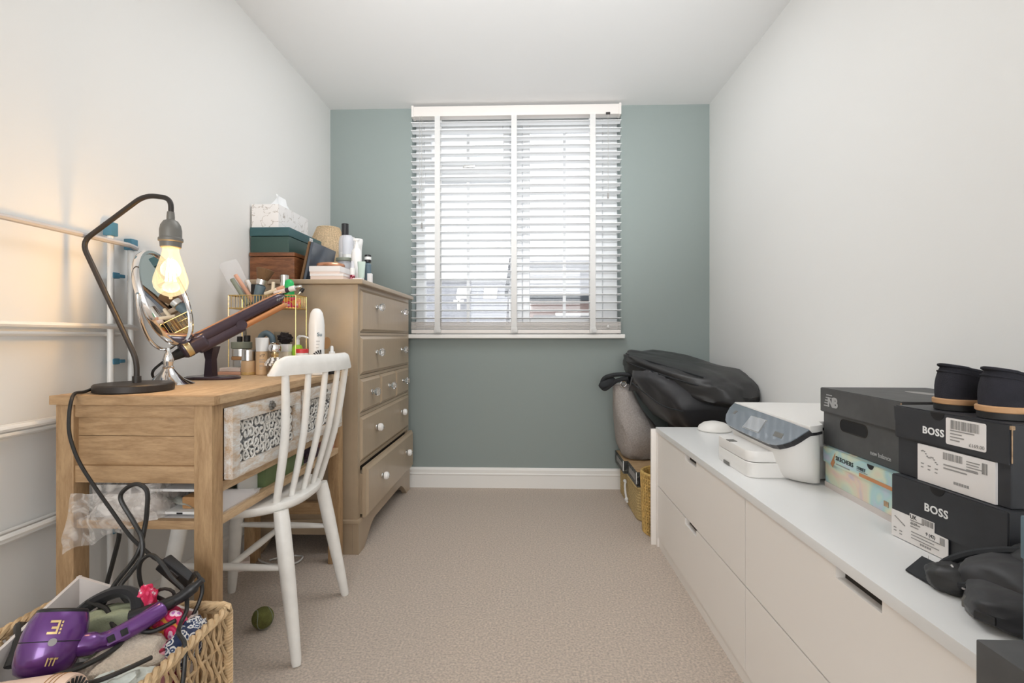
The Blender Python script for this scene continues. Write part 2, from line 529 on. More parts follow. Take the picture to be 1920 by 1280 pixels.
def cat(pts, sub=8, closed=False):
    """Catmull-Rom through the points."""
    P = [Vector(p) for p in pts]
    n = len(P)
    out = []
    rng = range(n) if closed else range(n - 1)
    for i in rng:
        if closed:
            p0, p1, p2, p3 = P[i - 1], P[i], P[(i + 1) % n], P[(i + 2) % n]
        else:
            p0, p1, p2, p3 = P[max(i - 1, 0)], P[i], P[i + 1], P[min(i + 2, n - 1)]
        for k in range(sub):
            t = k / sub
            out.append(0.5 * ((2 * p1) + (p2 - p0) * t + (2 * p0 - 5 * p1 + 4 * p2 - p3) * t * t + (-p0 + 3 * p1 - 3 * p2 + p3) * t ** 3))
    if not closed:
        out.append(P[-1])
    return out

def fillet(pts, r, sub=6):
    """Polyline with rounded corners."""
    P = [Vector(p) for p in pts]
    out = [P[0]]
    for a, b, c in zip(P[:-2], P[1:-1], P[2:]):
        d1, d2 = (a - b), (c - b)
        k = min(r, d1.length * 0.45, d2.length * 0.45)
        p, q = b + d1.normalized() * k, b + d2.normalized() * k
        for i in range(sub + 1):
            t = i / sub
            out.append(p * (1 - t) ** 2 + b * 2 * t * (1 - t) + q * t * t)
    out.append(P[-1])
    return out

def rrect(x0, x1, y0, y1, r, n=5):
    out = []
    for cx, cy, a0 in ((x1 - r, y1 - r, 0), (x0 + r, y1 - r, 90), (x0 + r, y0 + r, 180), (x1 - r, y0 + r, 270)):
        for k in range(n + 1):
            a = math.radians(a0 + 90 * k / n)
            out.append((cx + r * math.cos(a), cy + r * math.sin(a)))
    return out

def finish(me, m, smooth):
    if m is not None:
        me.materials.append(m)
    if smooth:
        for p in me.polygons:
            p.use_smooth = True
        me.set_sharp_from_angle(angle=math.radians(smooth if smooth is not True else 40))

def obj(name, b, m, parent=None, smooth=True, kind=None, label=None):
    """One mesh object. Geometry is given in world coordinates; under a parent it is carried into the parent's frame."""
    bm = b.bm
    if parent is not None:
        bm.transform(ROOT[parent.name].inverted())
    bmesh.ops.recalc_face_normals(bm, faces=bm.faces[:])
    me = bpy.data.meshes.new(name)
    bm.to_mesh(me)
    bm.free()
    finish(me, m, smooth)
    o = bpy.data.objects.new(name, me)
    COL.objects.link(o)
    if parent is not None:
        o.parent = parent
        ROOT[o.name] = ROOT[parent.name]
    else:
        ROOT[o.name] = Matrix.Identity(4)
    if kind:
        o['kind'] = kind
    if label:
        o['label'] = label
    return o

def tag(o, label, cat_, group=None):
    o['label'] = label
    o['category'] = cat_
    if group:
        o['group'] = group
    return o

def thing(name, label, cat_, loc=(0, 0, 0), rotz=0.0, group=None):
    o = bpy.data.objects.new(name, None)
    o.empty_display_size = 0.05
    COL.objects.link(o)
    o.location = loc
    o.rotation_euler = (0, 0, rotz)
    ROOT[o.name] = Matrix.Translation(Vector(loc))@ Matrix.Rotation(rotz, 4, 'Z')
    return tag(o, label, cat_, group)

def struct(name, b, m, parent=None, smooth=False):
    return obj(name, b, m, parent, smooth, 'structure')

def centred(o):
    """Move a parentless mesh object's origin to the middle of its base."""
    vs = [v.co for v in o.data.vertices]
    lo = Vector((min(v.x for v in vs), min(v.y for v in vs), min(v.z for v in vs)))
    hi = Vector((max(v.x for v in vs), max(v.y for v in vs), 0))
    c = Vector(((lo.x + hi.x) / 2, (lo.y + hi.y) / 2, lo.z))
    o.data.transform(Matrix.Translation(-c))
    o.location = c
    ROOT[o.name] = Matrix.Translation(c)
    return o

def single(name, b, m, label, cat_, group=None, smooth=True):
    return centred(tag(obj(name, b, m, None, smooth), label, cat_, group))

def lettering(name, body, size, origin, right, up, m, parent, bold=0.0, align='LEFT', extrude=0.0003, sx=1.0):
    """Flat printed text on a surface: origin = baseline start, right/up = directions on the surface."""
    cu = bpy.data.curves.new(name, 'FONT')
    cu.body = body
    cu.size = size
    cu.extrude = extrude
    cu.offset = bold
    cu.align_x = align
    cu.space_character = sx
    cu.resolution_u = 3
    cu.materials.append(m)
    o = bpy.data.objects.new(name, cu)
    COL.objects.link(o)
    R, U = Vector(right).normalized(), Vector(up).normalized()
    U = (U - R * U.dot(R)).normalized()
    N = R.cross(U)
    W = Matrix(((R.x, U.x, N.x, origin[0]), (R.y, U.y, N.y, origin[1]), (R.z, U.z, N.z, origin[2]), (0, 0, 0, 1)))
    o.parent = parent
    o.matrix_local = ROOT[parent.name].inverted() @ W
    return o

class Face:
    """A rectangle on a surface with (u, v) in metres: origin lower-left as seen, right and up directions; n points outwards."""
    def __init__(s, o, right, up):
        s.o = Vector(o)
        s.r = Vector(right).normalized()
        s.u = Vector(up).normalized()
        s.n = s.r.cross(s.u)

    def p(s, u, v, d=0.0):
        return s.o + s.r * u + s.u * v + s.n * d

    def rect(s, b, u0, u1, v0, v1, d0=0.0, d1=0.0006):
        b.loft([[s.p(u0, v0, d), s.p(u1, v0, d), s.p(u1, v1, d), s.p(u0, v1, d)] for d in (d0, d1)])
        return b

    def poly(s, b, pts, d0=0.0, d1=0.0006):
        b.loft([[s.p(u, v, d) for u, v in pts] for d in (d0, d1)])
        return b

# ------------------------------------------------------------------ the room
XL, XR, YB, YR, ZC = -1.255, 1.125, 3.117, -3.25, 2.388
WX0, WX1, WZ0, WZ1 = -0.732, 0.577, 0.955, 2.372

struct('floor', B().box(XL - .1, XR + .1, YR - .1, YB + .3, -0.12, 0), M['carpet'])
struct('ceiling', B().box(XL - .1, XR + .1, YR - .1, YB + .3, ZC, ZC + .12), M['ceiling'])
struct('wall_left', B().box(XL - .12, XL, YR - .1, YB, 0, ZC), M['wall'])
struct('wall_right', B().box(XR, XR + .12, YR - .1, YB, 0, ZC), M['wall'])
struct('wall_rear', B().box(XL, XR, YR - .12, YR, 0, ZC), M['wall'])
b = B()
b.box(XL - .12, WX0, YB, YB + .28, 0, ZC)
b.box(WX1, XR + .12, YB, YB + .28, 0, ZC)
b.box(WX0, WX1, YB, YB + .28, 0, WZ0)
b.box(WX0, WX1, YB, YB + .28, WZ1, ZC)
struct('wall_back', b, M['teal'])

prof = [(0, 0), (.016, 0), (.016, .078), (.0185, .083), (.0185, .088), (.0145, .092), (.0145, .112), (.010, .120), (.004, .125), (0, .125)]
struct('baseboard_back', B().prism([(YB - p, z) for p, z in prof], 'x', XL, XR), M['trim'])
struct('baseboard_left', B().prism([(XL + p, z) for p, z in prof], 'y', YR, YB), M['trim'])
struct('baseboard_right', B().prism([(XR - p, z) for p, z in prof], 'y', YR, YB), M['trim'])
struct('trim_1', B().box(-.752, .596, 3.062, YB + .02, .936, .962, .008, 3), M['trim'], smooth=40)

# window_1: outer frame with mullion and transom, sashes, panes, glazing bars, handle
fy0, fy1 = 3.215, 3.275
b = B()
for x0, x1, z0, z1 in ((WX0, -.672, WZ0, WZ1), (.478, WX1, WZ0, WZ1), (-.672, .478, WZ0, 1.02), (-.672, .478, 2.315, WZ1),
                       (-.115, -.035, 1.02, 2.315), (-.672, -.115, 1.955, 2.025)):
    b.box(x0, x1, fy0, fy1, z0, z1, .006, 1)
win = struct('window_1', b, M['upvc'])
def sash(x0, x1, z0, z1, w, y0=3.20, y1=3.262):
    q = B()
    q.box(x0, x0 + w, y0, y1, z0, z1, .005, 1)
    q.box(x1 - w, x1, y0, y1, z0, z1, .005, 1)
    q.box(x0 + w, x1 - w, y0, y1, z0, z0 + w, .005, 1)
    q.box(x0 + w, x1 - w, y0, y1, z1 - w, z1, .005, 1)
    struct('sash_frame', q, M['upvc'], win)
sash(-.672, -.115, 2.02, 2.318, .045)
sash(-.035, .478, 1.015, 2.318, .047)
for x0, x1, z0, z1 in ((-.672, -.115, 1.02, 1.955), (-.63, -.16, 2.06, 2.275), (.01, .433, 1.06, 2.273)):
    struct('pane', B().box(x0, x1, 3.238, 3.242, z0, z1), M['glass'], win)
for x, z0, z1 in ((-.391, 1.02, 1.955), (-.391, 2.06, 2.275), (.236, 1.06, 2.273)):
    struct('glazing_bar', B().box(x - .009, x + .009, 3.228, 3.252, z0, z1), M['upvc'], win)
hb = B().box(-.022, -.006, 3.185, 3.20, 1.60, 1.66, .003).cyl((-.014, 3.19, 1.635), (-.014, 3.165, 1.635), .006).box(-.02, -.008, 3.155, 3.17, 1.56, 1.645, .003)
struct('window_handle', hb, M['upvc'], win)
hb = B().box(-.42, -.36, 3.19, 3.20, 2.03, 2.045, .003).cyl((-.40, 3.19, 2.037), (-.40, 3.17, 2.037), .006).box(-.41, -.34, 3.165, 3.175, 2.03, 2.045, .003)
struct('window_handle', hb, M['silver'], win)

# ------------------------------------------------------------------ venetian blind
bl = thing('venetian_blind', 'white slatted venetian blind with cream ladder tapes hanging over the window', 'blind', (-.077, 3.10, 2.30))
BX0, BX1, BY = -.727, .572, 3.086
obj('headrail', B().box(-.72, .566, 3.056, 3.114, 2.31, 2.372, .004).box(-.722, -.708, 3.05, 3.114, 2.306, 2.376, .003).box(.556, .57, 3.05, 3.114, 2.306, 2.376, .003), M['blindrail'], bl)
slat0 = None
NS = 26
for i in range(NS):
    z = 1.064 + i * .0485
    if slat0 is None:
        q = B()
        ring = [(-.025, -.0012), (-.012, .0006), (0, .0012), (.012, .0006), (.025, -.0012), (.025, -.0040), (.012, -.0022), (0, -.0016), (-.012, -.0022), (-.025, -.0040)]
        q.loft([[(x, BY + d * .995, z + h * 1.15 - d * .10) for d, h in ring] for x in (BX0, BX1)])
        slat0 = obj('slat', q, M['slat'], bl)
        for v in slat0.data.vertices:
            v.co.z -= z - 2.30
        slat0.location = (0, 0, z - 2.30)
    else:
        c = slat0.copy()
        COL.objects.link(c)
        c.parent = bl
        c.location = (0, 0, z - 2.30)
rnd = random.Random(3)
st0 = None
for i in range(8):
    z = .994 + i * .0058
    q = B().box(BX0 + rnd.uniform(0, .003), BX1 - rnd.uniform(0, .003), BY - .025 + rnd.uniform(-.002, .002), BY + .025, z, z + .0036, .001, 1)
    obj('slat', q, M['blindrail'], bl)
obj('bottom_rail', B().box(BX0 + .003, BX1 - .003, BY - .026, BY + .026, .966, .990, .004), M['blindrail'], bl)
for x in (-.561, -.086, .397):
    q = B()
    q.box(x - .017, x + .017, BY - .0295, BY - .0283, .972, 2.312)
    q.box(x - .017, x + .017, BY + .0283, BY + .0295, .972, 2.312)
    obj('ladder_tape', q, M['tape'], bl)
    obj('tape_clip', B().box(x - .02, x + .02, BY - .034, BY - .0285, .968, 1.008, .004).box(x - .006, x + .024, BY - .040, BY - .032, .972, .994, .005), M['tape'], bl)
def tassel(x, z):
    obj('pull_cord', B().cyl((x, BY - .034, z), (x, BY - .034, 2.312), .0011, seg=6), M['cord'], bl)
    obj('cord_tassel', B().lathe([(.002, .035), (.004, .03), (.0055, .012), (.005, .002), (.0, 0)], (x, BY - .034, z - .034), 10), M['inkgrey'], bl)
tassel(-.672, 1.80)
tassel(-.657, 1.65)
tassel(.489, 1.825)
obj('cord_lock', B().box(.476, .502, 3.048, 3.056, 2.305, 2.318, .002), M['bronze'], bl)
obj('cord_weight', B().lathe([(.002, .02), (.006, .015), (.008, .002), (.0, 0)], (.489, BY - .034, 1.0), 10), M['tape'], bl)

# ------------------------------------------------------------------ houses seen between the slats
h1 = thing('neighbour_house', 'house with a low slate roof and two rooflights beyond the left pane', 'house', (-1.9, 15, 0))
obj('roof', B().prism([(13.6, 1.2), (15.6, 2.62), (17.6, 1.2), (17.5, 1.1), (15.6, 2.45), (13.7, 1.1)], 'x', -4.2, -.62), M['slate'], h1, smooth=False)
obj('ridge', B().cyl((-4.2, 15.6, 2.66), (-.62, 15.6, 2.66), .08, seg=10), M['roofgrey'], h1)
for k in range(9):
    t0 = k / 9
    y, z = 13.6 + 2 * t0, 1.2 + 1.42 * t0
    obj('slate_course', B().loft([[(x, y, z + .035), (x, y + .24, z + .17 + .02), (x, y + .24, z + .16), (x, y, z)] for x in (-4.2, -.62)]), M['slate'], h1, smooth=False)
for x in (-1.95, -1.13):
    obj('rooflight', B().loft([[(x - .2, y, z), (x + .2, y, z), (x + .2, y, z + .09), (x - .2, y, z + .09)] for y, z in ((14.75, 2.06), (15.2, 2.38))]), M['trim'], h1, smooth=False)
obj('vent_pipe', B().cyl((-2.0, 14.3, 1.6), (-2.0, 14.3, 2.1), .05, seg=10).cyl((-2.15, 14.3, 1.95), (-1.85, 14.3, 1.95), .05, seg=10), M['trim'], h1)
obj('wall', B().box(-4.1, -.7, 13.8, 17.4, -3, 1.25), M['render'], h1, smooth=False)
h2 = thing('brick_house', 'brick house with a grey tiled roof and dark gutter beyond the right pane', 'house', (1.4, 9.5, 0))
obj('roof', B().prism([(9.0, 1.70), (11.2, 2.64), (13.4, 1.7), (13.3, 1.6), (11.2, 2.52), (9.05, 1.62)], 'x', -.38, 3.4), M['roofgrey'], h2, smooth=False)
for k in range(8):
    t0 = k / 8
    y, z = 9.0 + 2.2 * t0, 1.70 + .94 * t0
    obj('tile_course', B().loft([[(x, y, z + .03), (x, y + .29, z + .135), (x, y + .29, z + .12), (x, y, z)] for x in (-.38, 3.4)]), M['roofgrey'], h2, smooth=False)
obj('gutter', B().box(-.3, 3.4, 8.88, 9.02, 1.58, 1.70, .02), M['gutter'], h2)
obj('verge_board', B().loft([[(-.42, y, z - .02), (-.36, y, z - .02), (-.36, y, z + .07), (-.42, y, z + .07)] for y, z in ((8.95, 1.68), (11.2, 2.64))]), M['gutter'], h2)
obj('wall', B().box(-.25, 3.3, 9.15, 13.2, -3, 1.64), M['brick'], h2, smooth=False)
obj('soffit_window', B().box(.5, 1.25, 9.10, 9.16, .95, 1.38, .01).box(.5, 1.25, 9.07, 9.12, .91, .96), M['trim'], h2)
obj('lower_roof', B().prism([(8.0, .98), (9.15, 1.34), (9.15, 1.26), (8.0, .90)], 'x', .1, 3.2), M['roofgrey'], h2, smooth=False)

# ------------------------------------------------------------------ folded clothes airer against the left wall
ai = thing('clothes_airer', 'white folded clothes airer with blue joints leaning on the left wall', 'clothes airer', (-1.22, 1.1, 0))
AY = 1.425
for y in (AY, AY + .075, .45, .525):
    obj('post', B().cyl((-1.230, y, .02), (-1.230, y, 1.255 if y in (AY, .45) else 1.225), .0085, seg=10), M['airer'], ai)
    obj('post_cap', B().box(-1.243, -1.217, y - .013, y + .013, 1.245 if y in (AY, .45) else 1.215, 1.285 if y in (AY, .45) else 1.25, .004), M['blueclip'], ai)
    obj('foot', B().box(-1.245, -1.215, y - .012, y + .012, 0, .03, .004), M['airergrey'], ai)
for z in (1.13, .875, .625, .375, .135):
    for y in (AY, .45):
        obj('joint_clip', B().box(-1.241, -1.219, y - .002, y + .022, z - .009, z + .009, .004).box(-1.240, -1.218, y + .020, y + .04, z - .005, z + .005, .002), M['blueclip'], ai)
        obj('joint_clip', B().box(-1.241, -1.219, y + .073, y + .088, z - .010, z + .010, .003), M['blueclip'], ai)
for z in (1.225, .978, .735, .484):
    q = B()
    q.tube(fillet([(-1.207, AY + .07, z - .005), (-1.207, AY + .045, z), (-1.207, .48, z), (-1.207, .45, z - .005)], .02), .0075, 8)
    obj('tier_rail', q, M['airergrey'] if z > 1.2 else M['airer'], ai)
    q = B()
    q.cyl((-1.238, AY + .04, z - .022), (-1.238, .48, z - .022), .006, seg=8)
    q.cyl((-1.243, AY + .04, z - .0), (-1.243, .48, z - .0), .005, seg=8)
    if z < 1.2:
        obj('tier_bar', q, M['airer'], ai)

# ------------------------------------------------------------------ pine dressing table
dk = thing('dressing_table', 'pine dressing table with two whitewashed carved drawers and an open shelf', 'desk', (-.98, 1.65, 0))
DX0, DX1, DY0, DY1, DZ = -1.188, -.787, 1.212, 2.088, .802
obj('table_top', B().box(-1.192, -.772, 1.2215, 2.118, .779, DZ, .003), M['desky_lit'], dk)
obj('top_end_batten', B().box(-1.192, -.772, 1.198, 1.2213, .779, DZ, .002), M['deskh'], dk)
LG = ((DX0, DX0 + .046, DY0, DY0 + .046), (DX1 - .046, DX1, DY0, DY0 + .046), (DX0, DX0 + .046, DY1 - .046, DY1), (DX1 - .046, DX1, DY1 - .046, DY1))
for x0, x1, y0, y1 in LG:
    obj('leg', B().box(x0, x1, y0, y1, 0, .779, .003), M['deskv'], dk)
for y0 in (DY0 + .008, DY1 - .026):
    obj('side_rail', B().box(DX0 + .046, DX1 - .046, y0 - .004, y0 + .016, .746, .779, .002), M['deskh'], dk)
    obj('side_rail', B().box(DX0 + .046, DX1 - .046, y0 - .004, y0 + .016, .581, .624, .002), M['deskh'], dk)
    obj('panel_board', B().box(DX0 + .046, DX1 - .046, y0 + .006, y0 + .018, .698, .746, .001), M['deskh'], dk)
    obj('panel_board', B().box(DX0 + .046, DX1 - .046, y0 + .006, y0 + .018, .624, .697, .001), M['deskh'], dk)
    obj('shelf_rail', B().box(DX0 + .046, DX1 - .046, y0, y0 + .02, .464, .486, .002), M['deskh'], dk)
    if y0 > 1.5:
        obj('low_rail', B().box(DX0 + .046, DX1 - .046, y0, y0 + .02, .20, .25, .002), M['deskh'], dk)
obj('back_panel', B().box(DX0 + .01, DX0 + .025, DY0 + .046, DY1 - .046, .556, .779), M['desky_lit'], dk)
obj('front_rail', B().box(DX1 - .03, DX1 - .004, DY0 + .046, DY1 - .046, .762, .779, .001), M['desky_lit'], dk)
obj('front_rail', B().box(DX1 - .03, DX1 - .004, DY0 + .046, DY1 - .046, .548, .574, .001), M['desky_lit'], dk)
obj('drawer_divider', B().box(DX1 - .03, DX1 - .004, 1.652, 1.672, .574, .762, .001), M['deskv'], dk)
obj('shelf_edge', B().box(DX1 - .025, DX1 - .002, DY0 + .046, DY1 - .046, .464, .487, .002), M['desky_lit'], dk)
obj('shelf_board', B().box(DX0 + .02, DX1 - .025, DY0 + .028, DY1 - .028, .466, .4845), M['whitecard'], dk)

def table_drawer(y0, y1, z0, z1, xf):
    w = .034
    q = B()
    q.box(xf - .024, xf, y0, y0 + w, z0, z1, .003)
    q.box(xf - .024, xf, y1 - w, y1, z0, z1, .003)
    q.box(xf - .024, xf, y0 + w, y1 - w, z0, z0 + w * .9, .003)
    q.box(xf - .024, xf, y0 + w, y1 - w, z1 - w * 1.15, z1, .003)
    d = obj('drawer', q, M['washed'], dk)
    obj('drawer_box', B().box(xf - .30, xf - .024, y0 + .012, y1 - .012, z0 + .012, z1 - .02), M['deskv'], d)
    q = B()
    q.box(xf - .02, xf - .017, y0 + w, y1 - w, z0 + w * .9, z1 - w * 1.15)
    obj('backing_panel', q, M['mesh_dark'], d)
    # carved fretwork: scrolls of small curls, joined
    q = B()
    rc = random.Random(int(y0 * 1000))
    ya, yb, za, zb = y0 + w + .004, y1 - w - .004, z0 + w * .9 + .004, z1 - w * 1.15 - .004
    st = .030
    ny, nz = int((yb - ya) / st), int((zb - za) / st)
    for i in range(ny + 1):
        for j in range(nz + 1):
            cy = ya + (yb - ya) * (i + .5) / (ny + 1)
            cz = za + (zb - za) * (j + .5) / (nz + 1)
            sg = 1 if rc.random() < .5 else -1
            ph = rc.uniform(0, 2 * PI)
            R0 = rc.uniform(.015, .021)
            cy += rc.uniform(-.004, .004)
            cz += rc.uniform(-.004, .004)
            pts = []
            for k in range(15):
                a = sg * k / 14 * 2.4 * PI + ph
                r = R0 * (1 - k / 14 * .84)
                pts.append((xf - .014, cy + r * math.cos(a), cz + r * math.sin(a)))
            q.tube(pts, .0033, 5)
            q.tube([(xf - .016, cy + .015 * math.cos(ph + 2), cz + .015 * math.sin(ph + 2)), (xf - .0125, cy + .005 * math.cos(ph + 1), cz + .005 * math.sin(ph + 1)), (xf - .016, cy + .014 * math.cos(ph - 1), cz + .014 * math.sin(ph - 1))], [.001, .0036, .001], 5)
    obj('carved_scrolls', q, M['carving'], d, kind='stuff')
    # dark metal flower pull on the top bar of the frame
    q = B()
    yc, zc = (y0 + y1) / 2, z1 - w * .58
    for k in range(6):
        a = k * PI / 3
        q.lathe([(.0, .007), (.004, .006), (.006, .002), (.0062, 0)], (xf, yc + .009 * math.cos(a), zc + .009 * math.sin(a)), 8, Matrix.Rotation(PI / 2, 4, 'Y'))
    q.cyl((xf, yc, zc), (xf + .012, yc, zc), .005, .006, 10)
    obj('flower_pull', q, M['greysocket'], d)
    return d
table_drawer(1.262, 1.648, .578, .764, -.764)
table_drawer(1.676, 2.04, .578, .764, -.772)

# ------------------------------------------------------------------ white spindle-back chair
ch = thing('spindle_chair', 'white spindle-back wooden chair pulled up to the dressing table', 'chair', (-.89, 1.61, 0))
SX0, SX1, SY0, SY1 = -1.13, -.70, 1.40, 1.845
SYC = 1.62
seat = []
for k in range(48):
    a = 2 * PI * k / 48
    ca, sa = math.cos(a), math.sin(a)
    n = 2.6
    x = (abs(ca) ** (2 / n)) * math.copysign(1, ca) * .215
    y = (abs(sa) ** (2 / n)) * math.copysign(1, sa) * (.222 - .022 * (x / .215 > 0) * (x / .215))
    seat.append((x - .925, y + SYC))
def shrink(f):
    return [(-.925 + (x + .925) * f, SYC + (y - SYC) * f) for x, y in seat]
q = B()
q.loft([[(x, y, z) for x, y in shrink(f)] for f, z in ((.86, .412), (.93, .415), (.985, .424), (1.0, .435), (.99, .443), (.95, .447), (.6, .441), (.05, .439))])
obj('seat', q, M['whitewood'], ch, smooth=50)
legs = [((-.745, 1.475, .424), (-.667, 1.412, 0)), ((-.745, 1.765, .424), (-.672, 1.805, 0)),
        ((-1.045, 1.475, .424), (-1.10, 1.422, 0)), ((-1.045, 1.765, .424), (-1.10, 1.81, 0))]
def on_leg(i, z):
    a, c = Vector(legs[i][0]), Vector(legs[i][1])
    return a + (c - a) * ((.424 - z) / .424)
for a, c in legs:
    a, c = Vector(a), Vector(c)
    q = B()
    q.tube([a + (c - a) * t for t in (0, .08, .3, .5, .75, .97, 1)], [.021, .0225, .0225, .021, .018, .0145, .0125], 16)
    obj('leg', q, M['whitewood'], ch)
def dowel(p, r, name='stretcher'):
    p0, p1 = Vector(p[0]), Vector(p[1])
    obj(name, B().tube([p0 + (p1 - p0) * t for t in (0, .12, .5, .88, 1)], [r * .75, r * .9, r * 1.15, r * .9, r * .75], 12), M['whitewood'], ch)
dowel((on_leg(0, .262), on_leg(2, .262)), .010)
dowel((on_leg(1, .262), on_leg(3, .262)), .010)
m0 = (on_leg(0, .262) + on_leg(2, .262)) / 2
m1 = (on_leg(1, .262) + on_leg(3, .262)) / 2
dowel((m0, m1), .010)
# curved crest rail
RY0, RY1 = 1.405, 1.81
def crest(t):
    y = RY0 + (RY1 - RY0) * t
    x = -.738 + .075 * t + .085 * (4 * t * (1 - t)) * .45
    return x, y
rings = []
NR = 22
for i in range(NR + 1):
    t = i / NR
    x, y = crest(t)
    e = min(1, min(t, 1 - t) / .13)
    top = .846 + .046 * math.sqrt(max(0, 1 - (1 - e) ** 2))
    bot = .834
    th = .011
    rings.append([(x - th, y, bot), (x - th * 1.1, y, (bot + top) / 2), (x - th * .7, y, top - .004), (x, y, top), (x + th * .7, y, top - .004), (x + th * 1.1, y, (bot + top) / 2), (x + th, y, bot)])
obj('crest_rail', B().loft(rings), M['whitewood'], ch, smooth=60)
for i, t in enumerate((.10, .30, .50, .70, .90)):
    x, y = crest(t)
    yb = SYC + (t - .5) * .335
    xb = -.774 + .095 * t - .070 * t * t
    p0, p1 = Vector((xb, yb, .440)), Vector((x, y, .845))
    mid = p0.lerp(p1, .5) + Vector((.012, 0, 0))
    r = .0125 if i in (0, 4) else .0105
    obj('spindle', B().tube(cat([p0, mid, p1], 6), [r * (.85 + .2 * math.sin(PI * k / 12)) for k in range(13)], 10), M['whitewood'], ch)

# ------------------------------------------------------------------ tall painted chest of drawers
cd = thing('chest_of_drawers', 'tall taupe painted chest of drawers with crystal and porcelain knobs', 'chest', (-.99, 2.6, 0))
CX0, CX1, CY0, CY1, CZ = -1.235, -.742, 2.142, 3.062, 1.197
obj('carcass', B().box(CX0, CX1 - .02, CY0, CY1, .10, 1.176, .002), M['taupe'], cd)
obj('top_board', B().box(CX0, -.714, CY0 - .02, CY1 + .02, 1.176, CZ, .007, 3), M['taupe'], cd)
# front frame
b = B()
zs = [.148, .376, .392, .594, .608, .762, .776, .952, .966, 1.176]
b.box(CX1 - .02, CX1, CY0, CY0 + .03, .12, 1.176)
b.box(CX1 - .02, CX1, CY1 - .03, CY1, .12, 1.176)
for z0, z1 in ((.376, .392), (.594, .608), (.762, .776), (.952, .966), (1.158, 1.176)):
    b.box(CX1 - .02, CX1, CY0 + .03, CY1 - .03, z0, z1)
obj('front_frame', b, M['taupe'], cd, smooth=False)
obj('cavity_shade', B().box(CX1 - .019, CX1 - .017, CY0 + .03, CY1 - .03, .15, 1.16), M['gap_shade'], cd)  # thin dark sheet standing in for the shade between the drawers
# plinth with shaped apron and bracket feet
ap = [(CY0 - .006, 0), (CY0 + .075, 0)]
for k in range(9):
    a = k / 8
    ap.append((CY0 + .075 + .16 * a, .085 * math.sin(a * PI / 2)))
for k in range(9):
    a = 1 - k / 8
    ap.append((CY1 - .075 - .16 * a, .085 * math.sin(a * PI / 2)))
ap += [(CY1 - .075, 0), (CY1 + .006, 0), (CY1 + .006, .138), (CY0 - .006, .138)]
obj('plinth', B().prism(ap, 'x', CX1 - .022, CX1 + .006), M['taupe'], cd, smooth=False)
for y0 in (CY0 - .006, CY1 - .016):
    sp = [(CX0, 0), (CX0 + .07, 0), (CX0 + .12, .085), (CX1 - .12, .085), (CX1 - .065, 0), (CX1 - .0225, 0), (CX1 - .0225, .138), (CX0, .138)]
    obj('plinth', B().prism(sp, 'y', y0, y0 + .022), M['taupe'], cd, smooth=False)
obj('plinth_moulding', B().box(CX0, CX1 + .012, CY0 - .012, CY1 + .012, .134, .150, .005), M['taupe'], cd)
def chest_drawer(y0, y1, z0, z1, out, knobs, crystal, tilt=0.0):
    x = CX1 + out
    q = B()
    n0 = len(q.bm.verts)
    q.box(x - .02, x - .004, y0, y1, z0, z1, .002)
    # fielded front: bevelled raised field
    i = .014
    q.loft([[(x - .004, y0, z0), (x - .004, y1, z0), (x - .004, y1, z1), (x - .004, y0, z1)],
            [(x - .002, y0 + i * .4, z0 + i * .4), (x - .002, y1 - i * .4, z0 + i * .4), (x - .002, y1 - i * .4, z1 - i * .4), (x - .002, y0 + i * .4, z1 - i * .4)],
            [(x + .005, y0 + i, z0 + i), (x + .005, y1 - i, z0 + i), (x + .005, y1 - i, z1 - i), (x + .005, y0 + i, z1 - i)]])
    if out > .01:
        q.box(x - .20, x - .02, y0 + .008, y1 - .008, z0 + .012, z1 - .03)
    d = obj('drawer', q, M['taupe'], cd, smooth=False)
    for y, z in knobs:
        px = x + .005
        if crystal:
            k = obj('knob', B().lathe([(.0, .040), (.012, .039), (.0185, .033), (.020, .027), (.0165, .018), (.008, .012), (.006, .010), (.0, .010)], (px, y, z), 10, Matrix.Rotation(PI / 2, 4, 'Y')), M['crystal'], d, smooth=20)
            obj('knob_stem', B().lathe([(.0125, 0), (.012, .003), (.006, .006), (.0055, .014), (.0, .014)], (px, y, z), 12, Matrix.Rotation(PI / 2, 4, 'Y')), M['silver'], d)
        else:
            obj('knob', B().lathe([(.0, .034), (.009, .033), (.0175, .027), (.0195, .019), (.017, .011), (.009, .006), (.0, .006)], (px, y, z), 20, Matrix.Rotation(PI / 2, 4, 'Y')), M['porcelain'], d)
            obj('knob_stem', B().lathe([(.013, 0), (.012, .003), (.008, .006), (.0, .006)], (px, y, z), 14, Matrix.Rotation(PI / 2, 4, 'Y')).lathe([(.005, .033), (.005, .036), (.0, .037)], (px, y, z), 10, Matrix.Rotation(PI / 2, 4, 'Y')), M['silver'], d)
    return d
ya, yb = CY0 + .026, CY1 - .026
chest_drawer(ya, yb, .968, 1.160, .004, ((2.385, 1.090), (2.86, 1.090)), True)
chest_drawer(ya, yb, .778, .950, .004, ((2.385, .872), (2.86, .872)), True)
w3 = (yb - ya) / 3
for k in range(3):
    chest_drawer(ya + k * w3 + .003, ya + (k + 1) * w3 - .003, .610, .760, .004, ((ya + (k + .5) * w3, .69),), True)
chest_drawer(ya, yb, .394, .592, .004, ((2.385, .51), (2.86, .51)), False)
chest_drawer(ya - .004, yb, .152, .372, .032, ((2.385, .275), (2.86, .275)), False)

